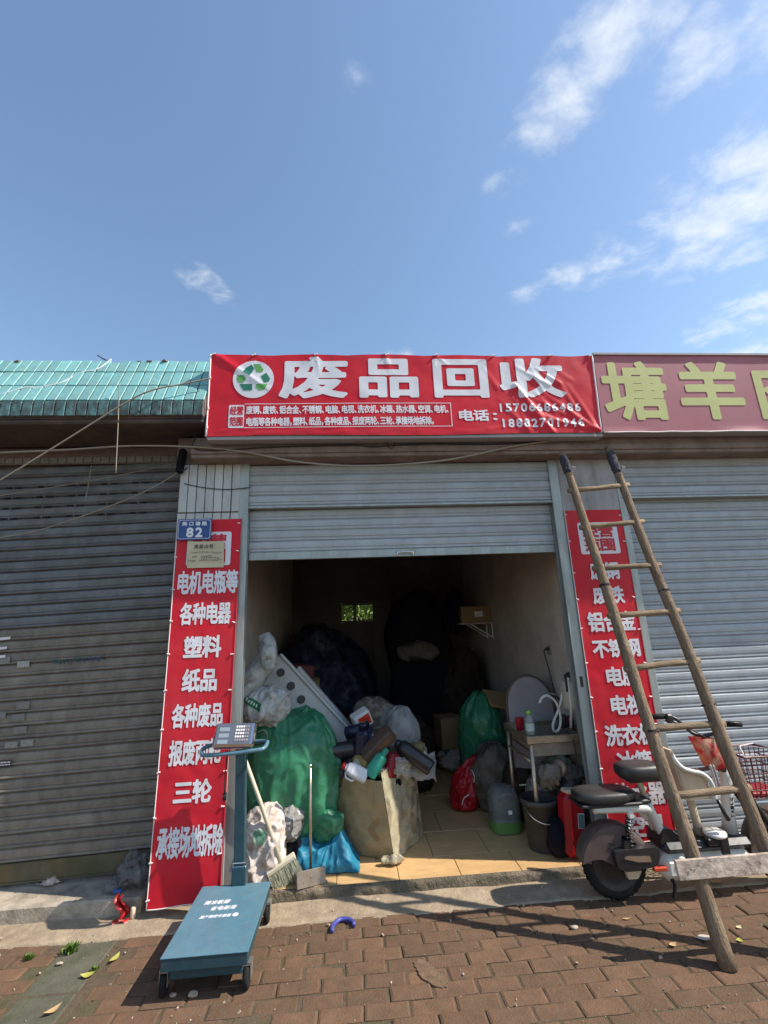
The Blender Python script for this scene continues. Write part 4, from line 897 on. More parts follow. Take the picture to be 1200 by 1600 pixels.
part('label', patch(rrect(-.045, .088, .02, .165, .012), lm, 3), M('blue_label', (.03, .06, .16), .35, var=.5, vscale=40, dirt=[((.25, .32, .45), 30, .6)]), ob, fix=False)
part('handle', MB().tube([Mx @ Vector(q) for q in ((-.02, 0, .185), (-.01, 0, .222), (.03, 0, .232), (.075, 0, .215), (.085, 0, .18))], .012, 8), MATS['navy_jug'], ob, smooth=True)
part('emblem', patch([(.055+.022*math.cos(a*math.pi/8), .115+.028*math.sin(a*math.pi/8)) for a in range(16)], lm2, 3), m_white, ob, fix=False)
bottle('brown_bottle', 'ribbed dark brown box-shaped bottle lying across the heap', (.075, 3.85, .735), (.72, -.05, .66), [(0, 0), (.050, 0), (.056, .01), (.053, .03), (.056, .06), (.056, .235), (.050, .265), (.035, .275), (0, .275)], M('brown_bottle_pl', (.075, .042, .032), .38, var=.2), sq=5, roll=.7)
bottle('green_bottle', 'teal green square bottle lying on the front of the heap', (.095, 3.79, .625), (.60, .12, .72), [(0, 0), (.036, 0), (.040, .008), (.040, .15), (.034, .165), (.020, .175), (.020, .215), (.017, .225), (0, .225)], M('teal_bottle_pl', (.035, .27, .20), .3, var=.1), sq=5, roll=.6)
bottle('red_tin', 'dark red flat tin right of the teal bottle', (.235, 3.87, .60), (.25, .1, .9), [(0, 0), (.060, 0), (.062, .01), (.058, .13), (.045, .155), (.02, .165), (0, .165)], M('dark_red_tin', (.20, .012, .020), .35, var=.12), sq=6, roll=.5, cat='tin')
bottle('black_spray_bottle', 'long black bottle lying at the right end of the heap', (.35, 3.94, .785), (.74, -.26, -.52), [(0, 0), (.045, 0), (.055, .012), (.058, .05), (.058, .27), (.048, .285), (0, .285)], bp, capm=m_blkpl, capprof=[(0, -.04), (.03, -.04), (.033, -.035), (.033, .0)])
bottle('gold_jug', 'olive gold faceted jug behind the white jug in the heap', (.045, 3.90, .63), (.12, .1, 1), [(0, 0), (.065, 0), (.07, .01), (.07, .09), (.035, .145), (.022, .155), (0, .155)], M('gold_jug_pl', (.26, .19, .06), .35, var=.12), sq=4, roll=.5, cat='jug')
wj, Mx = bottle('white_jug', 'white plastic jug with handle lying on the front edge of the box', (.075, 3.80, .615), (-.78, .0, .42), [(0, 0), (.042, 0), (.048, .01), (.048, .12), (.035, .155), (.02, .165), (.02, .18), (0, .18)], M('white_jug_pl', (.66, .65, .68), .35, var=.06), capm=M('red_cap', (.45, .02, .02), .4), capprof=[(.024, .172), (.024, .198), (0, .2)], sq=4, roll=.4, cat='jug')
part('handle', MB().tube([Mx @ Vector(q) for q in ((.0, -.035, .155), (.01, -.066, .14), (.01, -.068, .09), (.0, -.046, .075))], .008, 8), MATS['white_jug_pl'], wj, smooth=True)
bottle('silver_bottle', 'dark bottle with a silver neck at the left edge of the box', (-.135, 3.93, .545), (.3, -.2, .9), cyl(.042, .13), bp, capm=m_chrome, capprof=[(.02, .115), (.022, .12), (.022, .14), (0, .142)])
rc = thing('red_white_carton', 'white carton with red label behind the oil jug', 'carton', (.05, 4.15, .85))
RC = Euler((.25, -.45, .3)).to_matrix(); part('box', MB().box((.055, 4.16, .955), (.15, .10, .13), RC, .01), m_foam, rc); part('label', MB().box(Vector((.055, 4.16, .955))+RC @ Vector((.01, -.052, .0)), (.10, .004, .085), RC), M('orange_red_label', (.50, .035, .015), .4, var=.3, vscale=40), rc)
bag('clear_bag', 'large translucent plastic bag standing behind the bottles', 'bag', m_clrbag, (.41, 4.25, .82), (.13, .11, .20), 3.9, .03, .012, 2.2, fr_=6, neck=.3)
bag('clear_bag', 'translucent draped plastic bag behind the red and white carton', 'bag', M('smoky_bag', (.13, .115, .10), .3, var=.1, crumple=(9, .8)), (.20, 4.38, .90), (.19, .10, .20), 6.6, .04, .014, 2.3, fr_=5)
for i, (x, y, z, s_, lab) in enumerate(((-.02, 4.12, .86, .05, 'dark blue bottle between the foam panel and the oil jug'), (.30, 4.05, .69, .05, 'olive bottle cap end behind the red tin'), (.47, 4.06, .72, .045, 'dull gold bottle behind the long black bottle'))):
    bottle('small_bottle', lab, (x-.05, y, z), (.8, -.3, .2), cyl(s_, .14), M('small_bottle_%d' % i, [(.02, .025, .06), (.16, .13, .05), (.17, .13, .05)][i], .35))
for i, (x, y, z, r_) in enumerate(((.12, 4.05, .66, .06), (.2, 4.02, .70, .05), (.0, 3.95, .66, .06), (.3, 4.0, .64, .055), (-.08, 4.0, .67, .05))):
    bottle('filler_bottle', ('dark bottle half buried under the oil jug', 'dark bottle half buried under the brown bottle', 'dark bottle half buried behind the white jug', 'dark bottle half buried behind the red tin', 'dark bottle half buried by the black canister')[i], (x, y, z), (rng.uniform(-.8, .8), rng.uniform(-.6, .2), .3), cyl(r_, .14), M('filler_%d' % i, [(.03, .03, .035), (.06, .04, .03), (.05, .05, .055), (.04, .03, .05), (.02, .03, .05)][i], .4))

film = MB().grid(lambda u, v: (.30+.34*u+.02*ns(u*3, v*3, 1), 3.83+.24*u-.03*v+.03*ns(u*4, v*4, 7), .70-.10*v*v-.12*u*v+.035*ns(u*5, v*5, 3)+.02*ridge((u, v, 0), 4, 2)), 40, 24)
single('plastic_film', film, m_clrbag, 'torn clear plastic film draped over the right rim of the cardboard box', 'plastic film', smooth=True)
for i, (x, y, z, d, c, lab) in enumerate(((.02, 3.84, .70, .05, (.35, .30, .25), 'small tan carton scrap wedged beside the white jug'), (.18, 3.84, .655, .045, (.42, .40, .40), 'pale torn box flap between the teal bottle and the red tin'), (.30, 3.90, .705, .05, (.12, .10, .09), 'brown torn carton piece above the red tin'))):
    single('carton_scrap', MB().prism([(-d, -d*.5), (d*.3, -d*.7), (d, -.1*d), (d*.7, d*.6), (-d*.6, d*.5)], lambda a, b, t, R_=Euler((1.2+i*.3, .4-i*.5, .6*i)).to_matrix(), c0=Vector((x, y, z)): tuple(c0+R_ @ Vector((a, b, t))), -.003, .003), M('scrap_card_%d' % i, c, .8, var=.2, vscale=30), lab, 'scrap')
single('cable_tangle', MB().tube(catmull([Vector((.13+.06*math.sin(i*2.1), 3.88+.04*math.cos(i*1.7), .76+.04*math.sin(i*1.1+1))) for i in range(16)], 5), .0045, 6), m_cabled, 'tangle of thin black cable among the bottles', 'cable', smooth=True)
# ---- broom, dustpan
br = thing('broom', 'broom with pale straw head and long pale handle leaning behind the scale', 'broom', (-.53, 3.58, Z0))
H0, H1 = Vector((-.508, 3.565, .205)), Vector((-.765, 3.50, .90))
part('handle', MB().tube([H0-(H1-H0).normalized()*.03, (H0+H1)/2+Vector((.004, 0, 0)), H1], [.0155, .014, .012], 10), m_bamboo, br, smooth=True)
RB = Euler((.15, -.42, .25)).to_matrix()
part('head', MB().box((-.505, 3.56, .197), (.20, .045, .03), RB, .006), m_bamboo, br)
bm = MB(); b2 = random.Random(5)
for i in range(420):
    u = b2.uniform(-.095, .095); v = b2.uniform(-.022, .022); p = Vector((-.505, 3.56, .197))+RB @ Vector((u, v, -.012)); d = RB @ Vector((u*.5+b2.gauss(0, .05), v*1.0+b2.gauss(0, .06), -1)); L = .118+b2.uniform(-.015, .01); q = p+d.normalized()*L
    if q.z < Z0: q.z = Z0+.002
    w = Vector((.0022, .0008, 0)); bm.add([p-w, p+w, q+w*.7, q-w*.7], [(0, 1, 2, 3)])
part('bristles', bm, m_brist, br, kind='stuff', fix=False)
dp = thing('dustpan', 'long handled metal dustpan standing on the threshold', 'dustpan', (-.31, 3.57, Z0))
part('handle', MB().tube([(-.314, 3.60, .12), (-.316, 3.60, .44), (-.317, 3.60, .765)], .0085, 10), m_steel, dp, smooth=True)
part('handle_tip', MB().tube([(-.317, 3.60, .755), (-.317, 3.60, .775)], .011, 10), m_chrome, dp, smooth=True)
RD = Matrix.Rotation(R(18), 3, 'Z')
part('pan_back', MB().box((-.305, 3.545, .115), (.185, .004, .095), RD @ Matrix.Rotation(R(-6), 3, 'X'), .001), m_zinc, dp)
part('pan_floor', MB().box(Vector((-.305, 3.60, .072)), (.185, .12, .004), RD), m_zinc, dp)
for s_ in (-1, 1): part('pan_side', MB().box(Vector((-.305, 3.545, .10))+RD @ Vector((s_*.092, .055, 0)), (.004, .115, .075), RD), m_zinc, dp)
for s_ in (-1, 0, 1): part('rivet', MB().lathe([(.005, 0), (.004, .003), (0, .0035)], 8, Matrix.Translation(Vector((-.305, 3.5425, .10+.02*(s_ == 0)))+RD @ Vector((s_*.05, 0, 0))) @ Matrix.Rotation(R(90), 4, 'X')), m_castor, dp)

# ================================================================== RIGHT SIDE INSIDE THE SHOP
tb = thing('sink_table', 'stainless steel sink table with slim legs by the right wall', 'table', (1.55, 4.0, Z0))
part('top_rim', MB().box((1.565, 3.745, .812), (.53, .02, .055), None, .006).box((1.565, 4.30, .812), (.53, .02, .055)).box((1.31, 4.02, .812), (.02, .53, .055)).box((1.82, 4.02, .812), (.02, .53, .055)), m_steel, tb)
part('basin', MB().box((1.565, 4.02, .72), (.44, .46, .01)).box((1.35, 4.02, .765), (.01, .46, .10)).box((1.78, 4.02, .765), (.01, .46, .10)).box((1.565, 3.79, .75), (.44, .01, .12)).box((1.565, 4.25, .765), (.44, .01, .10)), m_zinc, tb)
for (x, y) in ((1.33, 3.76), (1.80, 3.76), (1.325, 4.28), (1.80, 4.28)):
    lg = part('leg', MB().tube([(x, y, .79), (x, y, Z0+.015)], .017, 10), m_steel, tb, smooth=True); part('foot', MB().tube([(x, y, Z0+.03), (x, y, Z0)], .02, 10), m_rub, lg, smooth=True)
part('rail', MB().tube([(1.325, 3.77, .66), (1.325, 4.27, .66)], .012, 8), m_steel, tb, smooth=True); part('rail', MB().tube([(1.345, 4.28, .35), (1.79, 4.28, .35)], .012, 8), m_steel, tb, smooth=True)
wbtl, Mx = bottle('water_bottle', 'clear water bottle with bright green cap on the sink table corner', (1.352, 3.80, .84), (0, 0, 1), [(0, 0), (.03, 0), (.034, .006), (.034, .10), (.030, .125), (.014, .142), (.014, .152)], M('bottle_pet', (.62, .66, .66), .15, var=.03, trans=.6, alpha=.75), capm=M('lime_cap', (.25, .60, .04), .35), capprof=[(.0165, .15), (.0165, .172), (0, .173)])
part('label', MB().lathe([(.0348, .03), (.0348, .085)], 24, Mx, cap=False), M('pale_label', (.42, .52, .50), .5, var=.3, vscale=60), wbtl, smooth=True)
cu, Mx = bottle('red_cup', 'red plastic cup behind the water bottle', (1.335, 3.98, .84), (0, 0, 1), [(0, 0), (.028, 0), (.034, .09), (.036, .092), (.031, .088), (.026, .01), (0, .01)], M('red_cup_pl', (.36, .015, .04), .35), cat='cup')
ov = thing('oval_tabletop', 'grey arched tabletop board leaning against the right wall behind the sink', 'tabletop', (1.66, 4.42, .75))
out_ = []
for i in range(25): a = math.pi*i/24; out_.append((.205*math.cos(a), .05+.30*math.sin(a)**.9 if math.sin(a) > 0 else .05))
out_ = [(.205, -.42)]+[(.205*math.cos(math.pi*i/24), .04+.29*abs(math.sin(math.pi*i/24))**.85) for i in range(25)]+[(-.205, -.42)]
RO = Euler((R(-6), 0, R(-8))).to_matrix(); cO = Vector((1.575, 4.36, .88))
part('board', MB().prism(out_, lambda a, b, t: tuple(cO+RO @ Vector((a, t, b))), -.012, .012), m_board2, ov)
part('rim', MB().tube([cO+RO @ Vector((a, 0, b)) for a, b in out_], .015, 8), M('brown_edge', (.10, .07, .055), .5), ov, smooth=True)
hs = thing('white_hose', 'white plastic hose coiled from the sink tap', 'hose', (1.62, 3.93, .82))
part('hose', MB().tube(catmull([(1.50, 3.93, 1.045), (1.525, 3.92, 1.085), (1.57, 3.92, 1.095), (1.625, 3.92, 1.055), (1.655, 3.92, .965), (1.645, 3.92, .87), (1.61, 3.92, .826), (1.585, 3.92, .84), (1.59, 3.92, .89), (1.63, 3.93, .95), (1.672, 3.93, 1.03), (1.70, 3.93, 1.12), (1.705, 3.94, 1.20)], 6), .0105, 10), m_whpl, hs, smooth=True)
part('tap', MB().tube(catmull([(1.56, 3.96, 1.075), (1.60, 3.96, 1.105), (1.66, 3.97, 1.09), (1.70, 4.0, 1.05)], 5), .009, 8), m_chrome, hs, smooth=True)
pm = thing('water_heater', 'small cream water heater tank with black valves next to the door track', 'heater', (1.78, 3.9, .98))
part('tank', MB().lathe([(0, 0), (.06, 0), (.075, .015), (.078, .05), (.078, .20), (.07, .225), (.03, .235), (0, .235)], 28, Matrix.Translation((1.765, 3.90, .985))), M('cream_tank', (.50, .44, .34), .4, var=.08), pm, smooth=True)
part('valve', MB().box((1.745, 3.86, 1.245), (.07, .05, .025), None, .006).tube([(1.71, 3.85, 1.26), (1.71, 3.85, 1.15), (1.715, 3.86, 1.12)], .012, 8).tube([(1.72, 3.86, 1.26), (1.76, 3.86, 1.275), (1.80, 3.88, 1.255)], .010, 8), m_blkpl, pm, smooth=True)
part('pipe', MB().tube([(1.725, 3.84, 1.24), (1.72, 3.84, 1.02), (1.70, 3.85, .86)], .011, 8), m_whpl, pm, smooth=True)
for i, (x, h, c, lab) in enumerate(((1.70, .10, (.06, .05, .06), 'dark jar at the back right of the sink table'), (1.76, .085, (.16, .03, .07), 'small purple-red jar below the cream heater'), (1.64, .06, (.12, .13, .16), 'short grey cup beside the coiled hose'))):
    bottle('jar', lab, (x, 3.98, .84), (0, 0, 1), [(0, 0), (.026, 0), (.028, h*.9), (.022, h), (0, h)], M('jar_%d' % i, c, .4), cat='jar')
ol = thing('wall_socket', 'wall socket with plugged black cord on the right wall', 'socket', (1.84, 4.43, 1.4))
part('plate', MB().box((1.842, 4.43, 1.425), (.01, .085, .085), None, .003), M('socket_plate', (.32, .28, .23), .5), ol); part('plug', MB().box((1.825, 4.43, 1.435), (.03, .03, .025), None, .004), m_blkpl, ol)
part('cord', MB().tube(catmull([(1.815, 4.43, 1.435), (1.79, 4.42, 1.425), (1.785, 4.41, 1.38), (1.80, 4.38, 1.22), (1.79, 4.30, 1.05), (1.70, 4.1, .95), (1.66, 3.9, .86), (1.655, 3.735, .80), (1.65, 3.72, .60), (1.645, 3.73, .48)], 6), .0055, 6), m_cabled, ol, smooth=True)
# below / beside the table
jc = thing('jerry_can', 'translucent white plastic water drum with green liquid on the tiled floor', 'drum', (1.20, 4.18, Z0))
mj = M('drum_plastic', (.24, .26, .26), .25, var=.1, vscale=6, bump=.1, bscale=12, alpha=.45)
part('body', MB().lathe([(0, 0), (.105, 0), (.118, .015), (.120, .10), (.116, .105), (.120, .115), (.120, .22), (.112, .27), (.085, .31), (.05, .325), (0, .325)], 32, Matrix.Translation((1.20, 4.19, Z0)), 3.4), mj, jc, smooth=True)
part('liquid_band', MB().lathe([(.1195, .008), (.1215, .018), (.1215, .085)], 32, Matrix.Translation((1.20, 4.19, Z0)), 3.4, cap=False), M('green_liquid', (.10, .22, .06), .35, var=.1), jc, smooth=True)
part('handle', MB().tube(catmull([(1.13, 4.085, .30), (1.15, 4.06, .345), (1.20, 4.055, .36), (1.25, 4.06, .345), (1.27, 4.085, .30)], 4), .010, 8), mj, jc, smooth=True)
part('sticker', MB().box((1.215, 4.068, .225), (.03, .003, .028)), m_white, jc)
bk = thing('waste_bucket', 'dark grey plastic bucket full of scrap under the sink table', 'bucket', (1.36, 3.78, Z0))
mbk = M('bucket_grey', (.05, .047, .045), .55, var=.2, dirt=[((.12, .10, .08), 6, .4)])
part('shell', MB().lathe([(0, 0), (.105, 0), (.112, .01), (.130, .30), (.140, .30), (.142, .335), (.134, .337), (.128, .30), (.108, .02), (0, .02)], 32, Matrix.Translation((1.375, 3.83, Z0))), mbk, bk, smooth=True)
part('bail', MB().tube(catmull([(1.24, 3.80, .36), (1.28, 3.70, .30), (1.38, 3.675, .27), (1.47, 3.70, .30), (1.51, 3.80, .36)], 5), .004, 6), m_chrome, bk, smooth=True)
bag('black_rubbish_bag', 'black rubbish bag stuffed between the bucket and the red case', 'bag', m_darkcloth, (1.44, 3.72, .18), (.075, .10, .13), 7.3, .02, .008, 2.4, zmin=Z0, fr_=7)
gd = thing('scrap_motor', 'scrap motor with copper disc and grey rags above the bucket', 'scrap', (1.50, 3.77, .45))
part('disc', MB().lathe([(0, 0), (.055, 0), (.062, .008), (.062, .03), (.05, .04), (.02, .045), (0, .045)], 28, aim((1.545, 3.78, .60), (-.75, -.55, .25))), M('copper_scrap', (.30, .21, .14), .4, metal=.5, var=.2), gd, smooth=True)
part('rag', bag_mb((1.46, 3.78, .56), (.06, .06, .075), 3.9, .04, .02, 2.2, fr_=12, nu=48, nv=32), M('grey_rag', (.16, .135, .11), .85, var=.2, crumple=(20, .6)), gd, smooth=True)
part('rag', bag_mb((1.63, 3.79, .56), (.085, .07, .075), 5.9, .045, .02, 2.2, fr_=11, nu=48, nv=32), M('brown_rag', (.07, .058, .05), .85, var=.2, crumple=(20, .6)), gd, smooth=True)
part('rag', bag_mb((1.57, 3.86, .63), (.07, .06, .05), 8.9, .04, .015, 2.2, fr_=11, nu=40, nv=26), M('green_rag', (.08, .11, .08), .85, var=.2, crumple=(20, .6)), gd, smooth=True)
part('motor', MB().lathe([(0, 0), (.06, 0), (.065, .02), (.065, .12), (.03, .13), (.015, .16), (0, .16)], 24, aim((1.55, 3.80, .44), (.6, -.3, .5))), m_blkpl, gd, smooth=True)
rcs = thing('red_case', 'tall red plastic case with a small teal label behind the rear wheel', 'case', (1.52, 3.66, Z0))
RK = Euler((0, R(5), R(10))).to_matrix()
part('shell', MB().box((1.535, 3.665, .275), (.165, .14, .40), RK, .035), M('red_case_pl', (.36, .008, .016), .33, var=.1, dirt=[((.20, .012, .015), 5, .4)]), rcs)
part('label', MB().box(Vector((1.535, 3.665, .275))+RK @ Vector((.028, -.0715, .035)), (.042, .003, .085), RK), M('teal_label', (.10, .26, .26), .5, var=.4, vscale=60), rcs); part('label_rim', MB().box(Vector((1.535, 3.665, .275))+RK @ Vector((.028, -.0705, .035)), (.050, .002, .094), RK), m_hem, rcs)
part('lid', MB().box(Vector((1.535, 3.665, .275))+RK @ Vector((0, 0, .205)), (.11, .09, .03), RK, .01), m_beige, rcs)
bag('grey_bag', 'grey scrap bag crammed under the back of the sink table', 'bag', MATS['grey_plastic'], (1.60, 4.15, .30), (.17, .13, .24), 5.2, .04, .02, 2.3, zmin=Z0, fr_=6, pleat=.02)
bag('rubbish_bag', 'dark brown rubbish bag between the grubby sack and the table legs', 'bag', m_darkbrown, (1.42, 4.42, .26), (.14, .12, .22), 3.3, .03, .014, 2.3, zmin=Z0, fr_=6, pleat=.02)
# sacks on the floor further in
rbg = thing('red_bag', 'bright red plastic bag with white string on the tiled floor', 'bag', (.98, 4.7, Z0))
part('body', bag_mb((.98, 4.68, .25), (.14, .11, .20), 4.1, .035, .014, 2.3, zmin=Z0, fr_=6, neck=.4, lean=(.10, 0), pleat=.03), M('red_bag_pl', (.36, .010, .016), .35, var=.12, crumple=(14, .7)), rbg, smooth=True)
part('string', MB().tube(catmull([(1.04, 4.55, .42), (1.06, 4.545, .36), (1.05, 4.55, .31)], 5), .004, 6), m_hem, rbg, smooth=True)
part('string', MB().tube(catmull([(1.0, 4.55, .22), (.95, 4.55, .19), (.93, 4.55, .14)], 5), .004, 6), m_hem, rbg, smooth=True)
bag('green_sack', 'dark green plastic sack slumped by the right wall behind the red bag', 'sack', m_grnbag, (1.30, 5.0, .50), (.24, .20, .42), 7.9, .04, .016, 2.4, zmin=Z0, fr_=4, pleat=.04, neck=.35)
bag('grey_sack', 'grubby grey sack between the water drum and the red bag', 'sack', M('grubby_sack', (.105, .09, .072), .75, var=.15, crumple=(9, .6)), (1.27, 4.62, .32), (.18, .16, .29), 2.4, .05, .016, 2.4, zmin=Z0, fr_=5, neck=.3)
single('flat_carton', MB().box((1.50, 4.95, .93), (.34, .26, .03), Euler((.5, .18, .2)).to_matrix(), .004), m_card, 'flattened brown carton on top of the dark green sack', 'carton')
# ---- back of the shop; heaps coloured near black to keep it dark
single('cardboard_carton', MB().box((1.19, 6.0, .46), (.40, .34, .34), Euler((0, 0, .1)).to_matrix(), .006).box((1.19, 6.0, .632), (.41, .06, .004), Euler((0, 0, .1)).to_matrix()), m_card, 'brown carton in the dark beyond the red bag', 'carton')
bag('pale_bundle', 'pale flattened bundle under the dark carton', 'bundle', m_prnsack, (1.20, 5.9, .18), (.26, .2, .11), 3.7, .03, .012, 2.5, zmin=Z0, fr_=5)
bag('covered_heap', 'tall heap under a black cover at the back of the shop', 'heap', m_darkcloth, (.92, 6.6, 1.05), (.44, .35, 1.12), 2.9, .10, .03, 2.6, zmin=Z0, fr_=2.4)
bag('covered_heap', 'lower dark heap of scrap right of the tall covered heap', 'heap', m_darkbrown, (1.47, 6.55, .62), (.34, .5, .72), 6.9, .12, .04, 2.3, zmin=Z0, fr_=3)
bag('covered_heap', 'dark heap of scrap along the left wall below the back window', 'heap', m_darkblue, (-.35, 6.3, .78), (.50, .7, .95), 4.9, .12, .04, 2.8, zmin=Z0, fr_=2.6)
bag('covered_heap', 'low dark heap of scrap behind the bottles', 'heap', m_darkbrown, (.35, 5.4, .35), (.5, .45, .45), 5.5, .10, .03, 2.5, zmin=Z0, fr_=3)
bag('pale_sack', 'pale sack lying on the front of the tall covered heap', 'sack', MATS['grubby_sack'], (.83, 6.16, 1.36), (.24, .08, .09), 5.1, .05, .02, 2.3, fr_=5)
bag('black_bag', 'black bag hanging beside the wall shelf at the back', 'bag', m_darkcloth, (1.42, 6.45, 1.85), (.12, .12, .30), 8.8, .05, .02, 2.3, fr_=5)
sf = thing('wall_shelf', 'wall shelf on brackets at the back right', 'shelf', (1.63, 6.3, 1.68))
part('board', MB().box((1.64, 6.33, 1.705), (.46, .30, .02)), m_board, sf)
for y in (6.2, 6.45): part('bracket', MB().tube([(1.835, y, 1.52), (1.56, y, 1.695)], .009, 6).tube([(1.84, y, 1.50), (1.84, y, 1.69)], .009, 6), m_whpl, sf)
cs = thing('labelled_carton', 'brown carton with a white label on the wall shelf', 'carton', (1.64, 6.32, 1.715))
part('box', MB().box((1.64, 6.32, 1.82), (.40, .26, .205), None, .005), m_card, cs); part('label', MB().box((1.67, 6.188, 1.825), (.11, .003, .07)), m_white, cs); part('flap', MB().box((1.64, 6.24, 1.926), (.40, .10, .006), Matrix.Rotation(.1, 3, 'X')), m_card, cs)
for i, (x, y, z, w, d_, h, a, lab) in enumerate(((-.62, 5.6, .30, .45, .4, .46, .2, 'dim carton at the bottom of the stack along the left wall'), (-.64, 5.65, .70, .40, .36, .34, -.1, 'dim carton in the middle of the stack along the left wall'), (-.60, 5.62, 1.02, .36, .30, .28, .3, 'dim carton on top of the stack along the left wall'), (.25, 6.9, .35, .5, .4, .55, .1, 'dim carton on the floor below the back window'), (.62, 5.75, .25, .36, .3, .36, -.3, 'dim open carton in front of the tall covered heap'), (1.52, 5.6, .22, .4, .4, .30, .2, 'dim carton against the right wall behind the green sack'))):
    Rz = Matrix.Rotation(a, 3, 'Z'); t = thing('stacked_carton', lab, 'carton', (x, y, z-h/2), 'cartons stacked in the dark')
    part('box', MB().box((x, y, z), (w, d_, h), Rz, .005), m_card, t); part('tape', MB().box(Vector((x, y, z))+Rz @ Vector((0, -d_/2-.001, 0)), (.05, .002, h), Rz), m_beige, t); part('flap', MB().box(Vector((x, y, z+h/2+.012))+Rz @ Vector((0, -d_*.28, 0)), (w, d_*.4, .005), Rz @ Matrix.Rotation(.12, 3, 'X')), m_card, t)
# greenery outside the back window
bu = thing('garden_tree', 'sunlit green foliage seen through the small back window', 'tree', (.2, 9.4, 0))
part('trunk', MB().tube([(.2, 9.5, 0), (.25, 9.5, 1.2), (.1, 9.5, 2.2)], [.09, .07, .04], 8), m_wood, bu, smooth=True)
lv = MB(); lr = random.Random(12)
for i in range(5200):
    c = Vector((lr.gauss(.2, .7), lr.gauss(9.4, .5), lr.gauss(2.1, .6)));
    if c.y < 8.4 or c.z < .3: continue
    q = Euler((lr.uniform(0, 3), lr.uniform(0, 3), lr.uniform(0, 3))).to_matrix(); s_ = lr.uniform(.04, .08)
    lv.add([c+q @ Vector(p) for p in ((-s_, 0, 0), (0, -s_*.45, .01), (s_, 0, 0), (0, s_*.45, .01))], [(0, 1, 2, 3)])
part('crown', lv, m_leaf, bu, fix=False)

# ================================================================== PLATFORM SCALE
sc = thing('platform_scale', 'teal electronic platform scale with column display on the pavement', 'scale', (-.74, 3.03, 0))
PX0, PX1, PY0, PY1 = -.948, -.536, 2.722, 3.365
part('platform', MB().box(((PX0+PX1)/2, (PY0+PY1)/2, .160), (PX1-PX0-.006, PY1-PY0-.006, .054), None, .003), m_scaled, sc)
part('platform_plate', MB().box(((PX0+PX1)/2, (PY0+PY1)/2, .1885), (PX1-PX0, PY1-PY0, .006), None, .002), m_scale, sc)
part('base_frame', MB().box((-.742, 3.05, .105), (.345, .57, .055), None, .004), m_scaled, sc)
tm = lambda x, y: (x, y, .1925)
for s_, x0, x1, y0, y1 in (('精准敏捷', -.878, -.735, 3.155, 3.195), ('省电耐用', -.826, -.684, 3.093, 3.133), ('国产精密传感器', -.862, -.695, 3.022, 3.050)): lettering(s_, x0, x1, y0, y1, tm, m_white, sc, 30, .03, shear=.25, fill=.86)
part('emblem', patch([(-.672+.016*math.cos(a*math.pi/8), 3.038+.018*math.sin(a*math.pi/8)) for a in range(16)], tm, 2), m_white, sc, fix=False)
for (x, y) in ((-.945, 2.80), (-.552, 2.80), (-.93, 3.31), (-.548, 3.32)):
    fk = part('castor', MB().box((x, y+.005, .105), (.045, .05, .012)).box((x-.019, y, .075), (.004, .045, .06)).box((x+.019, y, .075), (.004, .045, .06)), m_castor, sc)
    part('wheel', MB().lathe([(0, -.014), (.042, -.014), (.05, -.010), (.05, .010), (.042, .014), (0, .014)], 22, Matrix.Translation((x, y, .05)) @ Matrix.Rotation(R(90), 4, 'Y')), m_rub, fk, smooth=True)
    part('hub', MB().lathe([(.018, -.0155), (.018, .0155)], 14, Matrix.Translation((x, y, .05)) @ Matrix.Rotation(R(90), 4, 'Y')), m_castor, fk)
part('column_socket', MB().box((-.728, 3.375, .215), (.085, .075, .15), None, .004), m_scaled, sc)
part('column', MB().box((-.737, 3.375, .60), (.066, .05, .76), Matrix.Rotation(R(-1.2), 3, 'Y'), .005), m_scaled, sc)
part('clamp', MB().box((-.728, 3.375, .285), (.082, .066, .014), None, .003).box((-.728, 3.375, .31), (.078, .062, .006)), m_chrome, sc)
part('rail', MB().tube(catmull([(-.92, 3.35, .985), (-.97, 3.31, .975), (-.965, 3.26, .955), (-.92, 3.235, .95), (-.76, 3.228, .955), (-.62, 3.228, .965), (-.578, 3.245, .97), (-.568, 3.29, .985), (-.59, 3.345, .99), (-.76, 3.37, .985), (-.90, 3.36, .985)], 5), .0125, 10), m_scale, sc, smooth=True)
RI = Euler((R(-38), R(2.4), R(3))).to_matrix(); cI = Vector((-.765, 3.275, 1.045))
ind = part('indicator', MB().box(cI, (.255, .055, .155), RI, .012), m_chrome, sc)
fp = lambda x, z, o=.0: tuple(cI+RI @ Vector((x, -.0285-o, z)))
part('face_plate', patch(rrect(-.115, .10, -.066, .068, .008), lambda x, z: fp(x, z, 0), 3), M('indicator_face', (.10, .11, .145), .25, var=.08), ind, fix=False)
for k in range(3): part('display_window', patch(rrect(-.098, -.035, .028-.04*k-.012, .028-.04*k+.014, .003), lambda x, z: fp(x, z, .0015), 2), M('lcd_grey', (.22, .27, .31), .2, var=.05), ind, fix=False)
for r in range(5):
    for c in range(6):
        x = .008+.0145*c; z = .045-.0215*r
        part('key', MB().box(cI+RI @ Vector((x, -.030, z)), (.0105, .003, .013), RI, .001), m_hem if (c < 4 and r < 4) else m_board2, ind)
part('stand', MB().box((-.745, 3.32, .985), (.06, .06, .04), None, .006), m_scaled, sc)
part('cable', MB().tube(catmull([(-.635, 3.32, 1.045), (-.60, 3.33, 1.06), (-.575, 3.33, 1.03), (-.585, 3.33, .985), (-.66, 3.35, .97)], 5), .0045, 6).tube(catmull([(-.80, 3.30, .965), (-.82, 3.30, .90), (-.825, 3.30, .78), (-.822, 3.30, .70)], 5), .004, 6), m_cabled, sc, smooth=True)
part('plug', MB().tube([(-.822, 3.30, .715), (-.822, 3.30, .675)], .013, 8), m_blkpl, sc, smooth=True)

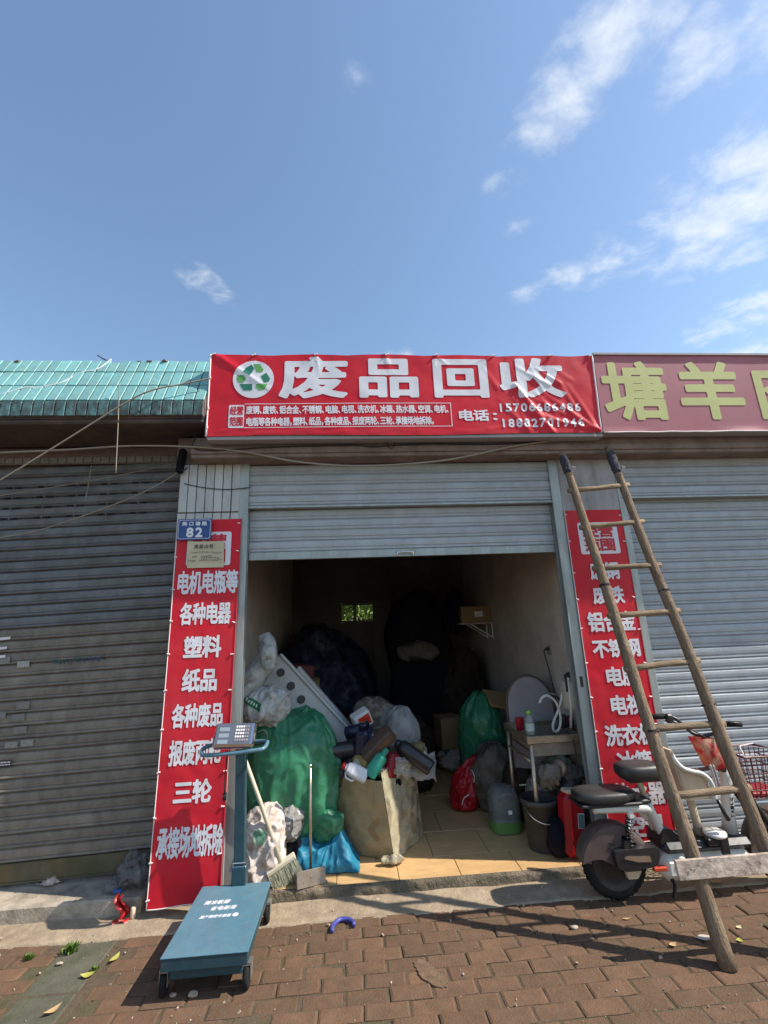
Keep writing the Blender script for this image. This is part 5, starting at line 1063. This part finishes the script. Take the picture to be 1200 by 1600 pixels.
# ================================================================== LADDER
ld = thing('wooden_ladder', 'tall weathered wooden pole ladder leaning against the lintel', 'ladder', (2.0, 2.62, 0))
LA0, LA1 = Vector((1.794, 2.625, .0)), Vector((1.706, 3.375, 2.99)); LB0, LB1 = Vector((2.226, 2.635, .0)), Vector((2.096, 3.375, 3.03))
def pole(a, b, ra, rb, seed, n=34):
    pts, rr = [], []
    for i in range(n):
        t = i/(n-1); p = a+(b-a)*t; w = .012*math.sin(math.pi*t)
        p += Vector((w*ns(t*4, seed, 0)*1.4, w*ns(t*4, seed, 5), 0)); pts.append(p); rr.append((ra+(rb-ra)*t)*(1+.09*ns(t*14, seed, 2)))
    return MB().tube(pts, rr, 14, jit=.03)
for a, b, sd in ((LA0, LA1, 1.3), (LB0, LB1, 4.4)): part('rail', pole(a, b, .040, .026, sd), m_wood, ld, smooth=True)
for k, t in enumerate((.128, .234, .345, .458, .568, .678, .783, .886)):
    a, b = LA0+(LA1-LA0)*t, LB0+(LB1-LB0)*(t*.99+.004+rng.uniform(-.004, .004)); d = (b-a).normalized()
    if k == 0: continue
    part('rung', MB().tube([a-d*.045, a+d*.1, (a+b)/2+Vector((0, 0, rng.uniform(-.004, .004))), b-d*.1, b+d*.05], [.019, .020, .018, .020, .019], 10, jit=.05), m_rung, ld, smooth=True)
part('board', MB().box((2.03, 2.677, .402), (.76, .020, .088), Euler((R(-8), R(-.6), R(-1))).to_matrix(), .003), m_board, ld)
for x, z in ((1.72, .405), (1.76, .42), (2.18, .41), (2.15, .40)): part('nail', MB().lathe([(.006, 0), (.005, .003), (0, .004)], 8, Matrix.Translation((x, 2.668, z)) @ Matrix.Rotation(R(90), 4, 'X')), m_castor, ld)
for (a, b, t) in ((LA0, LA1, .34), (LB0, LB1, .375), (LA0, LA1, .635), (LB0, LB1, .61)):
    p = a+(b-a)*t; d = (b-a).normalized(); r_ = .043-.012*t+.002; e1 = d.orthogonal().normalized(); e2 = d.cross(e1)
    part('wire_wrap', MB().tube([p+d*(.004*i/8)+(e1*math.cos(i*.8)+e2*math.sin(i*.8))*r_ for i in range(25)], .0025, 5), m_cabled, ld)
for a, b, t0, t1 in ((LA0, LA1, .935, .99), (LB0, LB1, .92, .985)):
    p0, p1 = a+(b-a)*t0, a+(b-a)*t1; n_ = 8
    part('cloth_pad', MB().tube([p0+(p1-p0)*i/n_ for i in range(n_+1)], [.027, .032, .030, .034, .031, .034, .031, .033, .027], 12, jit=.18), M('navy_rag', (.05, .05, .062), .9, var=.3, vscale=14, crumple=(24, .6)), ld, smooth=True)
    part('cloth_tag', MB().box(p0+Vector((.02, -.04, .02)), (.03, .006, .05), Euler((.2, .3, .1)).to_matrix(), .002), m_board2, ld)

# ================================================================== ELECTRIC SCOOTER
es = thing('electric_scooter', 'small white electric scooter with two black seats, child seat and front basket behind the ladder', 'scooter', (2.1, 3.26, 0))
YC = 3.26
def wheel(x, z, r, name='wheel'):
    mb = MB(); n, m = 72, 12
    for i in range(n):
        a = 2*math.pi*i/n
        for j in range(m):
            b = 2*math.pi*j/m; rr = r-.036+.036*math.cos(b)*(1 if math.cos(b) < .45 else 1+.12*((i % 2)*2-1)*math.cos(b)); mb.v.append((x+rr*math.cos(a), YC+.036*math.sin(b), z+rr*math.sin(a)))
    for i in range(n):
        for j in range(m): mb.f.append((i*m+j, i*m+(j+1) % m, ((i+1) % n)*m+(j+1) % m, ((i+1) % n)*m+j))
    w = part(name, mb, m_rub, es, smooth=True)
    RX = Matrix.Translation((x, YC, z)) @ Matrix.Rotation(R(90), 4, 'X')
    part('rim', MB().lathe([(.0, -.03), (.04, -.03), (.05, -.022), (r-.07, -.02), (r-.055, -.03), (r-.05, -.03), (r-.05, .03), (r-.055, .03), (r-.07, .02), (.05, .022), (.04, .03), (0, .03)], 32, RX), m_blkpl, w, smooth=True)
    part('hub_cover', MB().prism([(x-.035, z-.05), (x+.025, z-.05), (x+.055, z-.01), (x-.045, z-.01)], lambda a, b, t: (a+.085, t, b-.028), YC-.062, YC-.034), m_beige, w)
    return w
wheel(1.605, .205, .205); wheel(2.74, .205, .205)
def fender(x, z, r, a0, a1, wd, mat, side=True):
    mb = MB(); n = 20
    for i in range(n+1):
        a = R(a0+(a1-a0)*i/n)
        for k, (dy, dr) in enumerate(((-wd, -.05), (-wd, -.005), (-wd*.6, .004), (wd*.6, .004), (wd, -.005), (wd, -.05))): mb.v.append((x+(r+dr)*math.cos(a), YC+dy, z+(r+dr)*math.sin(a)))
    for i in range(n):
        for k in range(5): mb.f.append((i*6+k, i*6+k+1, (i+1)*6+k+1, (i+1)*6+k))
    return mb
rf = part('rear_fender', fender(1.605, .200, .222, 28, 172, .062, m_mud), m_mud, es, smooth=True)
side = [(1.375, .225), (1.398, .29), (1.44, .355), (1.505, .405), (1.60, .424), (1.655, .415), (1.645, .37), (1.63, .27), (1.615, .205), (1.56, .215), (1.50, .245), (1.44, .245)]
part('fender_side', MB().prism(side, lambda a, b, t: (a, t, b), YC-.067, YC-.061), m_mud, rf)
for dx, dz in ((0, 0), (-.012, -.026)): part('vent_slot', MB().box((1.575+dx, YC-.069, .325+dz), (.036, .003, .007), Matrix.Rotation(R(22), 3, 'Y')), m_black, rf)
part('front_fender', fender(2.74, .205, .235, 60, 200, .06, m_mud), m_mud, es, smooth=True)
part('mud_flap', MB().prism([(2.47, .13), (2.62, .13), (2.60, .36), (2.54, .44), (2.49, .36)], lambda a, b, t: (a, t, b), YC-.066, YC-.060), m_mud, es)
def vprism(o, y0, y1): return MB().prism(o, lambda a, b, t: (a, t, b), y0, y1)
def rounded(o, r=.02, seg=4):
    q = []
    k = len(o)
    for i in range(k):
        p0, p1, p2 = Vector(o[i-1]), Vector(o[i]), Vector(o[(i+1) % k]); a = (p0-p1); b = (p2-p1); rr = min(r, a.length*.45, b.length*.45); A, B = p1+a.normalized()*rr, p1+b.normalized()*rr
        for j in range(seg+1): t = j/seg; q.append(tuple(A*(1-t)**2+p1*2*t*(1-t)+B*t*t))
    return q
# battery deck
dk = MB()
for (y0, y1, ins) in ((YC-.105, YC+.105, 0),): dk.box((2.165, YC, .178), (.60, .205, .155), None, .045)
part('battery_box', dk, m_whpl, es, smooth=False)
part('deck_cover', MB().box((2.185, YC, .283), (.585, .215, .062), None, .028), m_blkpl, es)
part('deck_hump', vprism(rounded([(1.885, .30), (1.92, .385), (1.97, .385), (2.05, .312), (2.05, .29)], .02), YC-.07, YC+.07), m_blkpl, es)
part('charge_cap', MB().lathe([(0, 0), (.028, 0), (.028, .006), (.022, .010), (0, .010)], 24, Matrix.Translation((1.985, YC-.101, .218)) @ Matrix.Rotation(R(90), 4, 'X')), m_whpl, es, smooth=True)
part('deck_sticker', MB().box((2.0, YC-.06, .357), (.05, .035, .002), Matrix.Rotation(R(38), 3, 'Y')), m_white, es)
# rear swing arm / motor cover, tail light, stand
part('swing_arm', vprism(rounded([(1.575, .20), (1.56, .285), (1.60, .305), (1.83, .31), (1.85, .285), (1.83, .215), (1.77, .20)], .03), YC-.115, YC-.055), m_blkpl, es)
part('chrome_trim', vprism(rounded([(1.615, .262), (1.625, .275), (1.78, .268), (1.785, .235), (1.70, .240)], .008), YC-.119, YC-.114), m_chrome, es)
part('tail_light', MB().box((1.845, YC-.09, .185), (.085, .03, .022), None, .004), M('orange_lens', (.55, .07, .03), .25), es)
part('kick_stand', MB().tube(catmull([(1.92, YC+.08, .115), (1.92, YC-.075, .115), (1.925, YC-.085, .08), (1.905, YC-.09, .025)], 5), .011, 8), m_rub, es, smooth=True)
# seat frame
part('seat_frame', MB().tube(catmull([(1.49, YC-.06, .518), (1.66, YC-.06, .512), (1.80, YC-.06, .505), (1.86, YC-.055, .49), (1.90, YC-.04, .42), (1.935, YC-.03, .33)], 6), .025, 10).tube(catmull([(1.49, YC+.06, .518), (1.66, YC+.06, .512), (1.80, YC+.06, .505), (1.86, YC+.055, .49), (1.90, YC+.04, .42), (1.935, YC+.03, .33)], 6), .025, 10), m_whpl, es, smooth=True)
part('seat_tube', MB().tube([(1.94, YC, .33), (1.905, YC, .45), (1.87, YC, .56)], [.030, .027, .025], 12), m_whpl, es, smooth=True)
part('frame_gusset', vprism(rounded([(1.79, .49), (1.885, .50), (1.885, .43), (1.84, .42)], .015), YC-.02, YC+.02), m_whpl, es)
part('seat_post', MB().tube([(1.872, YC, .54), (1.845, YC, .68)], .019, 12), m_beige, es, smooth=True)
def cushion(c, d, nose, seed):
    mb = MB(); nu, nv = 36, 20; vs_ = []
    for j in range(nv+1):
        th = math.pi*j/nv
        for i in range(nu):
            ph = 2*math.pi*i/nu; x, y, z = math.sin(th)*math.cos(ph), math.sin(th)*math.sin(ph), math.cos(th)
            q = (abs(x)**3.2+abs(y)**3.2+abs(z)**3.2)**(-1/3.2); x, y, z = x*q, y*q, z*q
            w = 1-nose*max(0, x)**2; zz = z*(1-.25*max(0, x)**2) + .10*x*x
            vs_.append((c[0]+x*d[0], c[1]+y*d[1]*w, c[2]+zz*d[2]))
    return mb.add(vs_, [(j*nu+i, j*nu+(i+1) % nu, (j+1)*nu+(i+1) % nu, (j+1)*nu+i) for j in range(nv) for i in range(nu)])
s1 = part('rear_seat', cushion((1.60, YC, .580), (.20, .115, .042), .25, 1), m_seat, es, smooth=True); part('seat_pan', MB().box((1.60, YC, .543), (.40, .20, .02), None, .006), m_blkpl, s1)
part('rear_seat_tail', MB().box((1.82, YC, .545), (.11, .15, .03), None, .01), m_seat, s1)
s2 = part('saddle', cushion((1.855, YC-.02, .712), (.155, .10, .052), .35, 2), m_seat, es, smooth=True); part('seat_pan', MB().box((1.86, YC-.02, .668), (.24, .14, .02), None, .006), m_blkpl, s2)
# shock absorber
sp_ = MB(); 
for i in range(90): pass
shk = part('shock_absorber', MB().tube([(1.715, YC-.07, .50), (1.68, YC-.085, .30)], .010, 10), m_chrome, es, smooth=True)
part('spring', MB().tube([Vector((1.712, YC-.071, .475))+(Vector((1.685, YC-.083, .315))-Vector((1.712, YC-.071, .475)))*i/96+Vector((math.cos(i*.5236)*.020, math.sin(i*.5236)*.020, 0)) for i in range(97)], .0042, 6), m_blkpl, shk, smooth=True)
part('shock_mount', MB().box((1.718, YC-.075, .485), (.035, .03, .05), None, .005), m_whpl, shk); part('lower_mount', vprism(rounded([(1.63, .29), (1.645, .35), (1.70, .33), (1.715, .29)], .01), YC-.10, YC-.06), m_blkpl, shk)
# stem, handlebar, bag
part('stem', MB().tube([(2.405, YC, .30), (2.425, YC, .45), (2.452, YC, .62), (2.462, YC, .70)], [.045, .036, .034, .034], 14), m_whpl, es, smooth=True)
stem_m = lambda x, z: (2.428+(z-.45)*.17+x, YC-.0405+.5*x*x, z)
for i, ch in enumerate('TAILG'): pass
tmb = lambda a, b: (2.424+.16*(a-.45)+(.012-b)*1.0, YC-.038, a)
lettering('TAILG', .405, .525, 0, .022, tmb, m_ink, bpy.data.objects['stem'], 26, .05)
part('stem_bracket', MB().box((2.43, YC, .685), (.10, .06, .035), Matrix.Rotation(R(20), 3, 'Y'), .008).tube([(2.22, YC-.05, .70), (2.45, YC-.02, .70)], .012, 8), M('brown_bracket', (.12, .05, .045), .5), es)
part('head_bag', MB().grid(lambda u, v: (2.262+.115*u+.075*(1-v), YC-.065-.012*math.sin(math.pi*u)*math.sin(math.pi*v), .695+.19*v+.012*u*(1-v)), 10, 12).grid(lambda u, v: (2.262+.115*u+.075*(1-v), YC+.03, .695+.19*v), 4, 4).grid(lambda u, v: (2.262+.075*(1-v), YC-.065+.095*u, .695+.19*v), 3, 6).grid(lambda u, v: (2.377+.075*(1-v), YC-.065+.095*u, .695+.19*v), 3, 6), M('red_spotted_bag', (.45, .015, .022), .5, var=.1, dirt=[((.60, .42, .26), 17, .9)]), es, smooth=True)
part('handlebar', MB().tube(catmull([(2.07, YC+.10, 1.005), (2.16, YC+.07, 1.01), (2.21, YC+.05, .995), (2.255, YC+.03, .945), (2.30, YC, .90), (2.40, YC-.02, .90), (2.455, YC-.05, .94), (2.49, YC-.07, .975), (2.56, YC-.09, .97)], 6), .012, 10), m_blkpl, es, smooth=True)
part('grip', MB().tube([(2.045, YC+.11, 1.003), (2.15, YC+.075, 1.01)], [.018, .019], 12), m_rub, es, smooth=True); part('grip', MB().tube([(2.48, YC-.07, .968), (2.565, YC-.092, .968)], [.018, .018], 12), m_rub, es, smooth=True)
part('brake_clamp', MB().box((2.168, YC+.055, .998), (.045, .04, .06), None, .01), m_blkpl, es); part('brake_clamp', MB().box((2.435, YC-.05, .965), (.03, .04, .07), None, .01), m_blkpl, es)
part('brake_lever', MB().tube(catmull([(2.175, YC+.03, .98), (2.21, YC-.0, .965), (2.24, YC-.03, .972)], 4), .005, 6).tube([(2.44, YC-.07, .985), (2.535, YC-.13, .98)], .006, 6), m_blkpl, es, smooth=True)
part('brake_cable', MB().tube(catmull([(2.49, YC-.06, .60), (2.52, YC-.09, .46), (2.55, YC-.09, .32), (2.57, YC-.08, .26)], 5), .005, 6), m_cabled, es, smooth=True)
part('brake_cable', MB().tube(catmull([(2.22, YC, .96), (2.26, YC-.06, .93), (2.34, YC-.06, .88)], 4), .004, 6), m_cabled, es, smooth=True)
part('fork', MB().tube([(2.47, YC-.07, .66), (2.60, YC-.065, .42), (2.74, YC-.06, .205)], .015, 8).tube([(2.47, YC+.07, .66), (2.60, YC+.065, .42), (2.74, YC+.06, .205)], .015, 8), m_blkpl, es, smooth=True)
# child seat
chs = part('child_seat', MB().tube(catmull([(2.045, YC-.08, .83), (2.06, YC-.10, .775), (2.09, YC-.115, .735), (2.14, YC-.12, .715), (2.20, YC-.12, .70), (2.245, YC-.12, .665), (2.262, YC-.12, .62), (2.262, YC-.12, .55)], 6), .014, 10), m_whpl, es, smooth=True)
part('shell', MB().prism([(2.045, .83), (2.075, .74), (2.14, .712), (2.20, .695), (2.245, .65), (2.255, .555), (2.11, .545), (2.085, .60)], lambda a, b, t: (a, t, b), YC-.105, YC-.095).prism([(2.03, .84), (2.05, .84), (2.105, .56), (2.085, .55)], lambda a, b, t: (a, t, b), YC-.10, YC+.10).prism([(2.09, .545), (2.26, .545), (2.26, .56), (2.09, .56)], lambda a, b, t: (a, t, b), YC-.10, YC+.10), m_beige, chs)
part('shell_far', MB().prism([(2.045, .83), (2.075, .74), (2.14, .712), (2.20, .695), (2.245, .65), (2.255, .555), (2.11, .545), (2.085, .60)], lambda a, b, t: (a, t, b), YC+.095, YC+.105), m_beige, chs)
part('seat_support', MB().tube([(2.175, YC, .545), (2.19, YC, .42), (2.20, YC, .31)], [.026, .024, .030], 12), m_beige, chs, smooth=True)
part('harness', MB().tube(catmull([(2.285, YC-.10, .74), (2.29, YC-.11, .66), (2.285, YC-.12, .58)], 4), .009, 6).tube(catmull([(2.32, YC-.08, .73), (2.325, YC-.09, .65), (2.32, YC-.10, .57)], 4), .008, 6), m_board2, chs, smooth=True)
part('buckle', MB().tube([(2.275, YC-.125, .545), (2.30, YC-.13, .47), (2.315, YC-.13, .435)], [.010, .012, .016], 8), m_blkpl, chs, smooth=True)
part('foot_pad', MB().lathe([(0, 0), (.058, 0), (.066, .008), (.064, .020), (0, .026)], 28, Matrix.Translation((2.245, YC-.08, .338)) @ Matrix.Rotation(.1, 4, 'X')), m_whpl, es, smooth=True); part('foot_strap', MB().box((2.26, YC-.13, .30), (.055, .02, .10), None, .006).box((2.20, YC-.11, .315), (.07, .03, .04), None, .006), m_blkpl, es)
# front basket: wires
bk_ = MB(); X0, X1, ZB, ZT = 2.48, 2.80, .535, .785; YA, YB = YC-.16, YC+.13
def ring(z, k, r): bk_.tube([(X0+k, YA+k, z), (X1-k, YA+k, z), (X1-k, YB-k, z), (X0+k, YB-k, z)], r, 6, closed=True)
for i in range(6): ring(ZB+(ZT-ZB)*i/5, .04*(1-i/5), .0075 if i == 5 else .004)
for i in range(9):
    x = X0+(X1-X0)*i/8; xb = X0+.04+(X1-X0-.08)*i/8
    bk_.tube([(x, YA, ZT), (xb, YA+.04, ZB), (xb, YB-.04, ZB), (x, YB, ZT)], .003, 5)
for i in range(8):
    y = YA+(YB-YA)*i/7; yb = YA+.04+(YB-YA-.08)*i/7
    bk_.tube([(X0, y, ZT), (X0+.04, yb, ZB), (X1-.04, yb, ZB), (X1, y, ZT)], .003, 5)
bsk = part('basket', bk_, M('maroon_wire', (.14, .035, .035), .45, var=.2), es)
part('basket_liner', MB().box((2.64, YC-.015, .55), (.22, .19, .03), None, .008), M('red_liner', (.30, .02, .03), .6), bsk)
part('basket_stay', MB().tube([(2.56, YC-.06, .535), (2.50, YC-.05, .46)], .006, 6), m_blkpl, bsk)
part('net', MB().tube(catmull([(2.50, YC-.14, .80), (2.58, YC-.02, .815), (2.68, YC+.05, .805), (2.78, YC+.1, .80)], 5), .003, 5).tube(catmull([(2.78, YC-.14, .80), (2.66, YC-.02, .812), (2.52, YC+.1, .80)], 5), .003, 5), m_hem, bsk)

# ================================================================== SMALL THINGS ON THE GROUND
single('plastic_arc', MB().tube(catmull([(-.155, 3.160, .014), (-.150, 3.215, .014), (-.115, 3.262, .014), (-.070, 3.262, .014), (-.038, 3.235, .014), (-.030, 3.200, .014)], 5), [.012]*26, 10), M('violet_blue_plastic', (.07, .08, .32), .35, var=.08), 'curved violet blue piece of plastic on the bricks in front of the threshold', 'plastic piece', smooth=True)
wr = thing('red_wrapper', 'crumpled red wrapper upright against the left step', 'wrapper', (-1.45, 3.47, .005))
part('film', MB().grid(lambda u, v: (-1.475+.05*u+.02*math.sin(v*6)-.02*v, 3.475-.02*math.sin(u*5+v*4), .012+.12*v+.01*math.sin(u*9)), 8, 10), M('red_film', (.45, .02, .02), .35, var=.3, vscale=30), wr, smooth=True)
part('tail', MB().grid(lambda u, v: (-1.49+.09*u, 3.45-.03*v, .010+.012*math.sin(u*8+v*3)), 8, 4), MATS['red_film'], wr, smooth=True)
single('cork', MB().lathe([(0, 0), (.014, 0), (.016, .01), (.016, .055), (.012, .062), (0, .062)], 12, Matrix.Translation((-1.385, 3.465, .008))), m_beige, 'pale cork-like stub beside the red wrapper', 'stub', smooth=True)
pb = thing('clear_plastic_bag', 'crumpled clear plastic bag with a blue tag on the left step', 'bag', (-1.47, 3.64, .1))
part('film', bag_mb((-1.46, 3.66, .165), (.11, .09, .085), 3.8, .04, .02, 2.2, zmin=.1, fr_=10, nu=60, nv=40), M('dusty_film', (.26, .24, .25), .25, var=.2, trans=.2, alpha=.5, crumple=(28, .9)), pb, smooth=True)
part('film', bag_mb((-1.57, 3.60, .125), (.06, .05, .04), 5.8, .02, .012, 2.2, zmin=.1, fr_=14, nu=40, nv=26), MATS['dusty_film'], pb, smooth=True)
part('tag', MB().box((-1.53, 3.555, .118), (.045, .02, .022), Euler((.3, .2, .4)).to_matrix(), .004), M('blue_tag', (.03, .12, .40), .4), pb)
bag('paper_scrap', 'dirty crumpled paper pushed under the gap of the grimy shutter', 'paper', m_prnsack, (-2.08, 3.76, .112), (.08, .04, .02), 2.8, .03, .012, 2.2, zmin=.099, fr_=14, nu=44, nv=26)
def leaf_mb(x, y, L, w, a, curl, z=.004):
    ca, sa = math.cos(a), math.sin(a)
    return MB().grid(lambda u, v: (x+(u-.5)*L*ca-(v-.5)*w*math.sin(math.pi*min(.98, max(.04, u)))*sa, y+(u-.5)*L*sa+(v-.5)*w*math.sin(math.pi*min(.98, max(.04, u)))*ca, z+.45*curl*((u-.5)**2*4+(v-.5)**2)), 8, 4)
for x, y, L, w, a, c, m_, lab in ((-1.317, 3.10, .075, .035, 1.3, .02, m_yleaf, 'yellow-green leaf on the bricks left of the scale'), (-1.395, 2.985, .07, .04, .2, .02, m_yleaf, 'bright yellow leaf on the edge of the grey slabs'), (-1.432, 2.76, .075, .035, .9, .025, m_dryleaf, 'tan dry leaf near the bottom left corner'),
                              (1.838, 2.845, .085, .05, .1, .008, M('pale_leaf', (.55, .48, .42), .8, var=.15), 'large pale flat leaf beside the ladder foot'), (1.644, 2.815, .05, .03, .3, .01, m_dryleaf, 'orange-tan leaf left of the ladder foot'), (2.085, 2.90, .04, .025, .4, .01, M('cream_scrap', (.62, .52, .32), .8), 'cream scrap right of the ladder leg'),
                              (2.003, 2.80, .035, .03, .9, .008, m_yleaf, 'small yellow scrap right of the ladder foot'), (1.534, 3.055, .05, .015, .0, .01, m_dryleaf, 'thin curled dry leaf under the scooter shadow edge'), (-.075, 3.70, .05, .02, .2, .006, M('green_scrap', (.12, .40, .06), .5), 'small green scrap on the tiles before the blue bundle'),
                              (2.30, 3.33, .10, .04, .1, .01, m_dryleaf, 'long pale leaf on the cement below the ladder board')):
    single('leaf' if 'leaf' in lab else 'scrap', leaf_mb(x, y, L, w, a, c, .074 if y > 3.6 else (.016 if y > 3.29 else .006)), m_, lab, 'leaf' if 'leaf' in lab else 'scrap', smooth=True)
pr = random.Random(31); pbm = MB()
for i in range(330):
    x, y = pr.uniform(-2.1, 2.7), pr.uniform(2.1, 3.5); s_ = abs(pr.gauss(0, .0022))+.0012
    if -1.0 < x < -.5 and 2.75 < y < 3.35: continue
    q = Euler((pr.uniform(0, 3), pr.uniform(0, 3), pr.uniform(0, 3))).to_matrix()
    pbm.box((x, y, s_*.5+(.008 if y > 3.29 else .001)), (s_*pr.uniform(1.2, 3), s_*pr.uniform(1, 2), s_), q)
pg = bpy.data.objects.new('gravel', mesh_from('gravel', pbm, m_pebble)); COL.objects.link(pg); pg['kind'] = 'stuff'; pg['label'] = 'scattered pale grit and crumbs over the brick pavement'
for i, (x, y, s_, lab) in enumerate(((-.80, 2.775, .035, 'pale crumbled lump below the scale platform'), (-.90, 2.79, .022, 'flat pale chip near the front castor of the scale'), (-.97, 3.45, .03, 'white crumpled scrap under the banner'), (.12, 3.46, .022, 'brown pebble on the cement apron'), (-1.60, 3.10, .03, 'grey shard on the mossy slabs'), (1.20, 3.02, .03, 'grey metal shard in the ladder shadow'))):
    single('chip', bag_mb((x, y, s_*.16+.003), (s_*.6, s_*.4, s_*.2), 2+i, s_*.2, s_*.1, 2.2, fr_=25, nu=16, nv=10), m_pebble, lab, 'chip')
# splash of dried cement on the bricks
cm = MB(); oc = []
for a in range(90):
    t = a*2*math.pi/90; r_ = .075+.035*ns(math.cos(t)*1.1+4, math.sin(t)*1.1, 12)+.012*ns(math.cos(t)*5, math.sin(t)*5, 15); ca_, sa_ = r_*1.5*math.cos(t), r_*.62*math.sin(t); oc.append((.345+ca_*.45+sa_*.89, 2.775-ca_*.89+sa_*.45))
cm.prism(oc, lambda a, b, t: (a, b, t), .0042, -.004)
single('cement_splash', cm, M('dried_cement', (.165, .105, .063), .95, var=.35, vscale=25, bump=.6, bscale=80), 'pale dried cement splash on the bricks at the bottom centre', 'stain')
def weed(name, label, x, y, n, h, seed, mat=m_weed):
    q = random.Random(seed); mb = MB()
    for i in range(n):
        a = q.uniform(0, 6.28); r_ = q.uniform(.3, 1)*h; w = q.uniform(.004, .009); b = Vector((x+q.gauss(0, h*.35), y+q.gauss(0, h*.25), .0)); t = b+Vector((math.cos(a)*r_*.6, math.sin(a)*r_*.6, r_)); m = (b+t)/2+Vector((0, 0, r_*.2)); s_ = Vector((-math.sin(a), math.cos(a), 0))*w
        mb.add([b-s_*.5, b+s_*.5, m+s_, t, m-s_], [(0, 1, 2, 4), (2, 3, 4)])
    return single(name, mb, mat, label, 'weed', fix=False)
weed('weed', 'green weed tuft in the corner of the grey slabs and the cement edge', -1.60, 3.20, 60, .05, 3)
weed('weed', 'low flat green weed on the bricks left of the grey slabs', -1.80, 3.17, 46, .028, 5)
weed('weed', 'thin row of weeds along the right edge of the grey slabs', -1.385, 3.03, 40, .022, 8)
moss = MB(); q = random.Random(77)
for i in range(2600):
    r = q.randrange(0, 12); y = Y0+BP*.5-BP*r+q.gauss(0, .0025); x = q.uniform(-1.35, 2.3)
    if ns(x, y, 3, 1.6)+.25*ns(x, y, 1, 7) < .12: continue
    a = q.uniform(0, 6.28); s_ = q.uniform(.002, .005); h = q.uniform(.002, .007)
    moss.add([(x-s_*math.cos(a), y-s_*math.sin(a), -.006), (x+s_*math.cos(a), y+s_*math.sin(a), -.006), (x+q.gauss(0, .003), y+q.gauss(0, .003), -.004+h)], [(0, 1, 2)])
part('moss', moss, M('moss', (.10, .115, .03), .9, var=.3, vscale=40), pav, kind='stuff', fix=False)
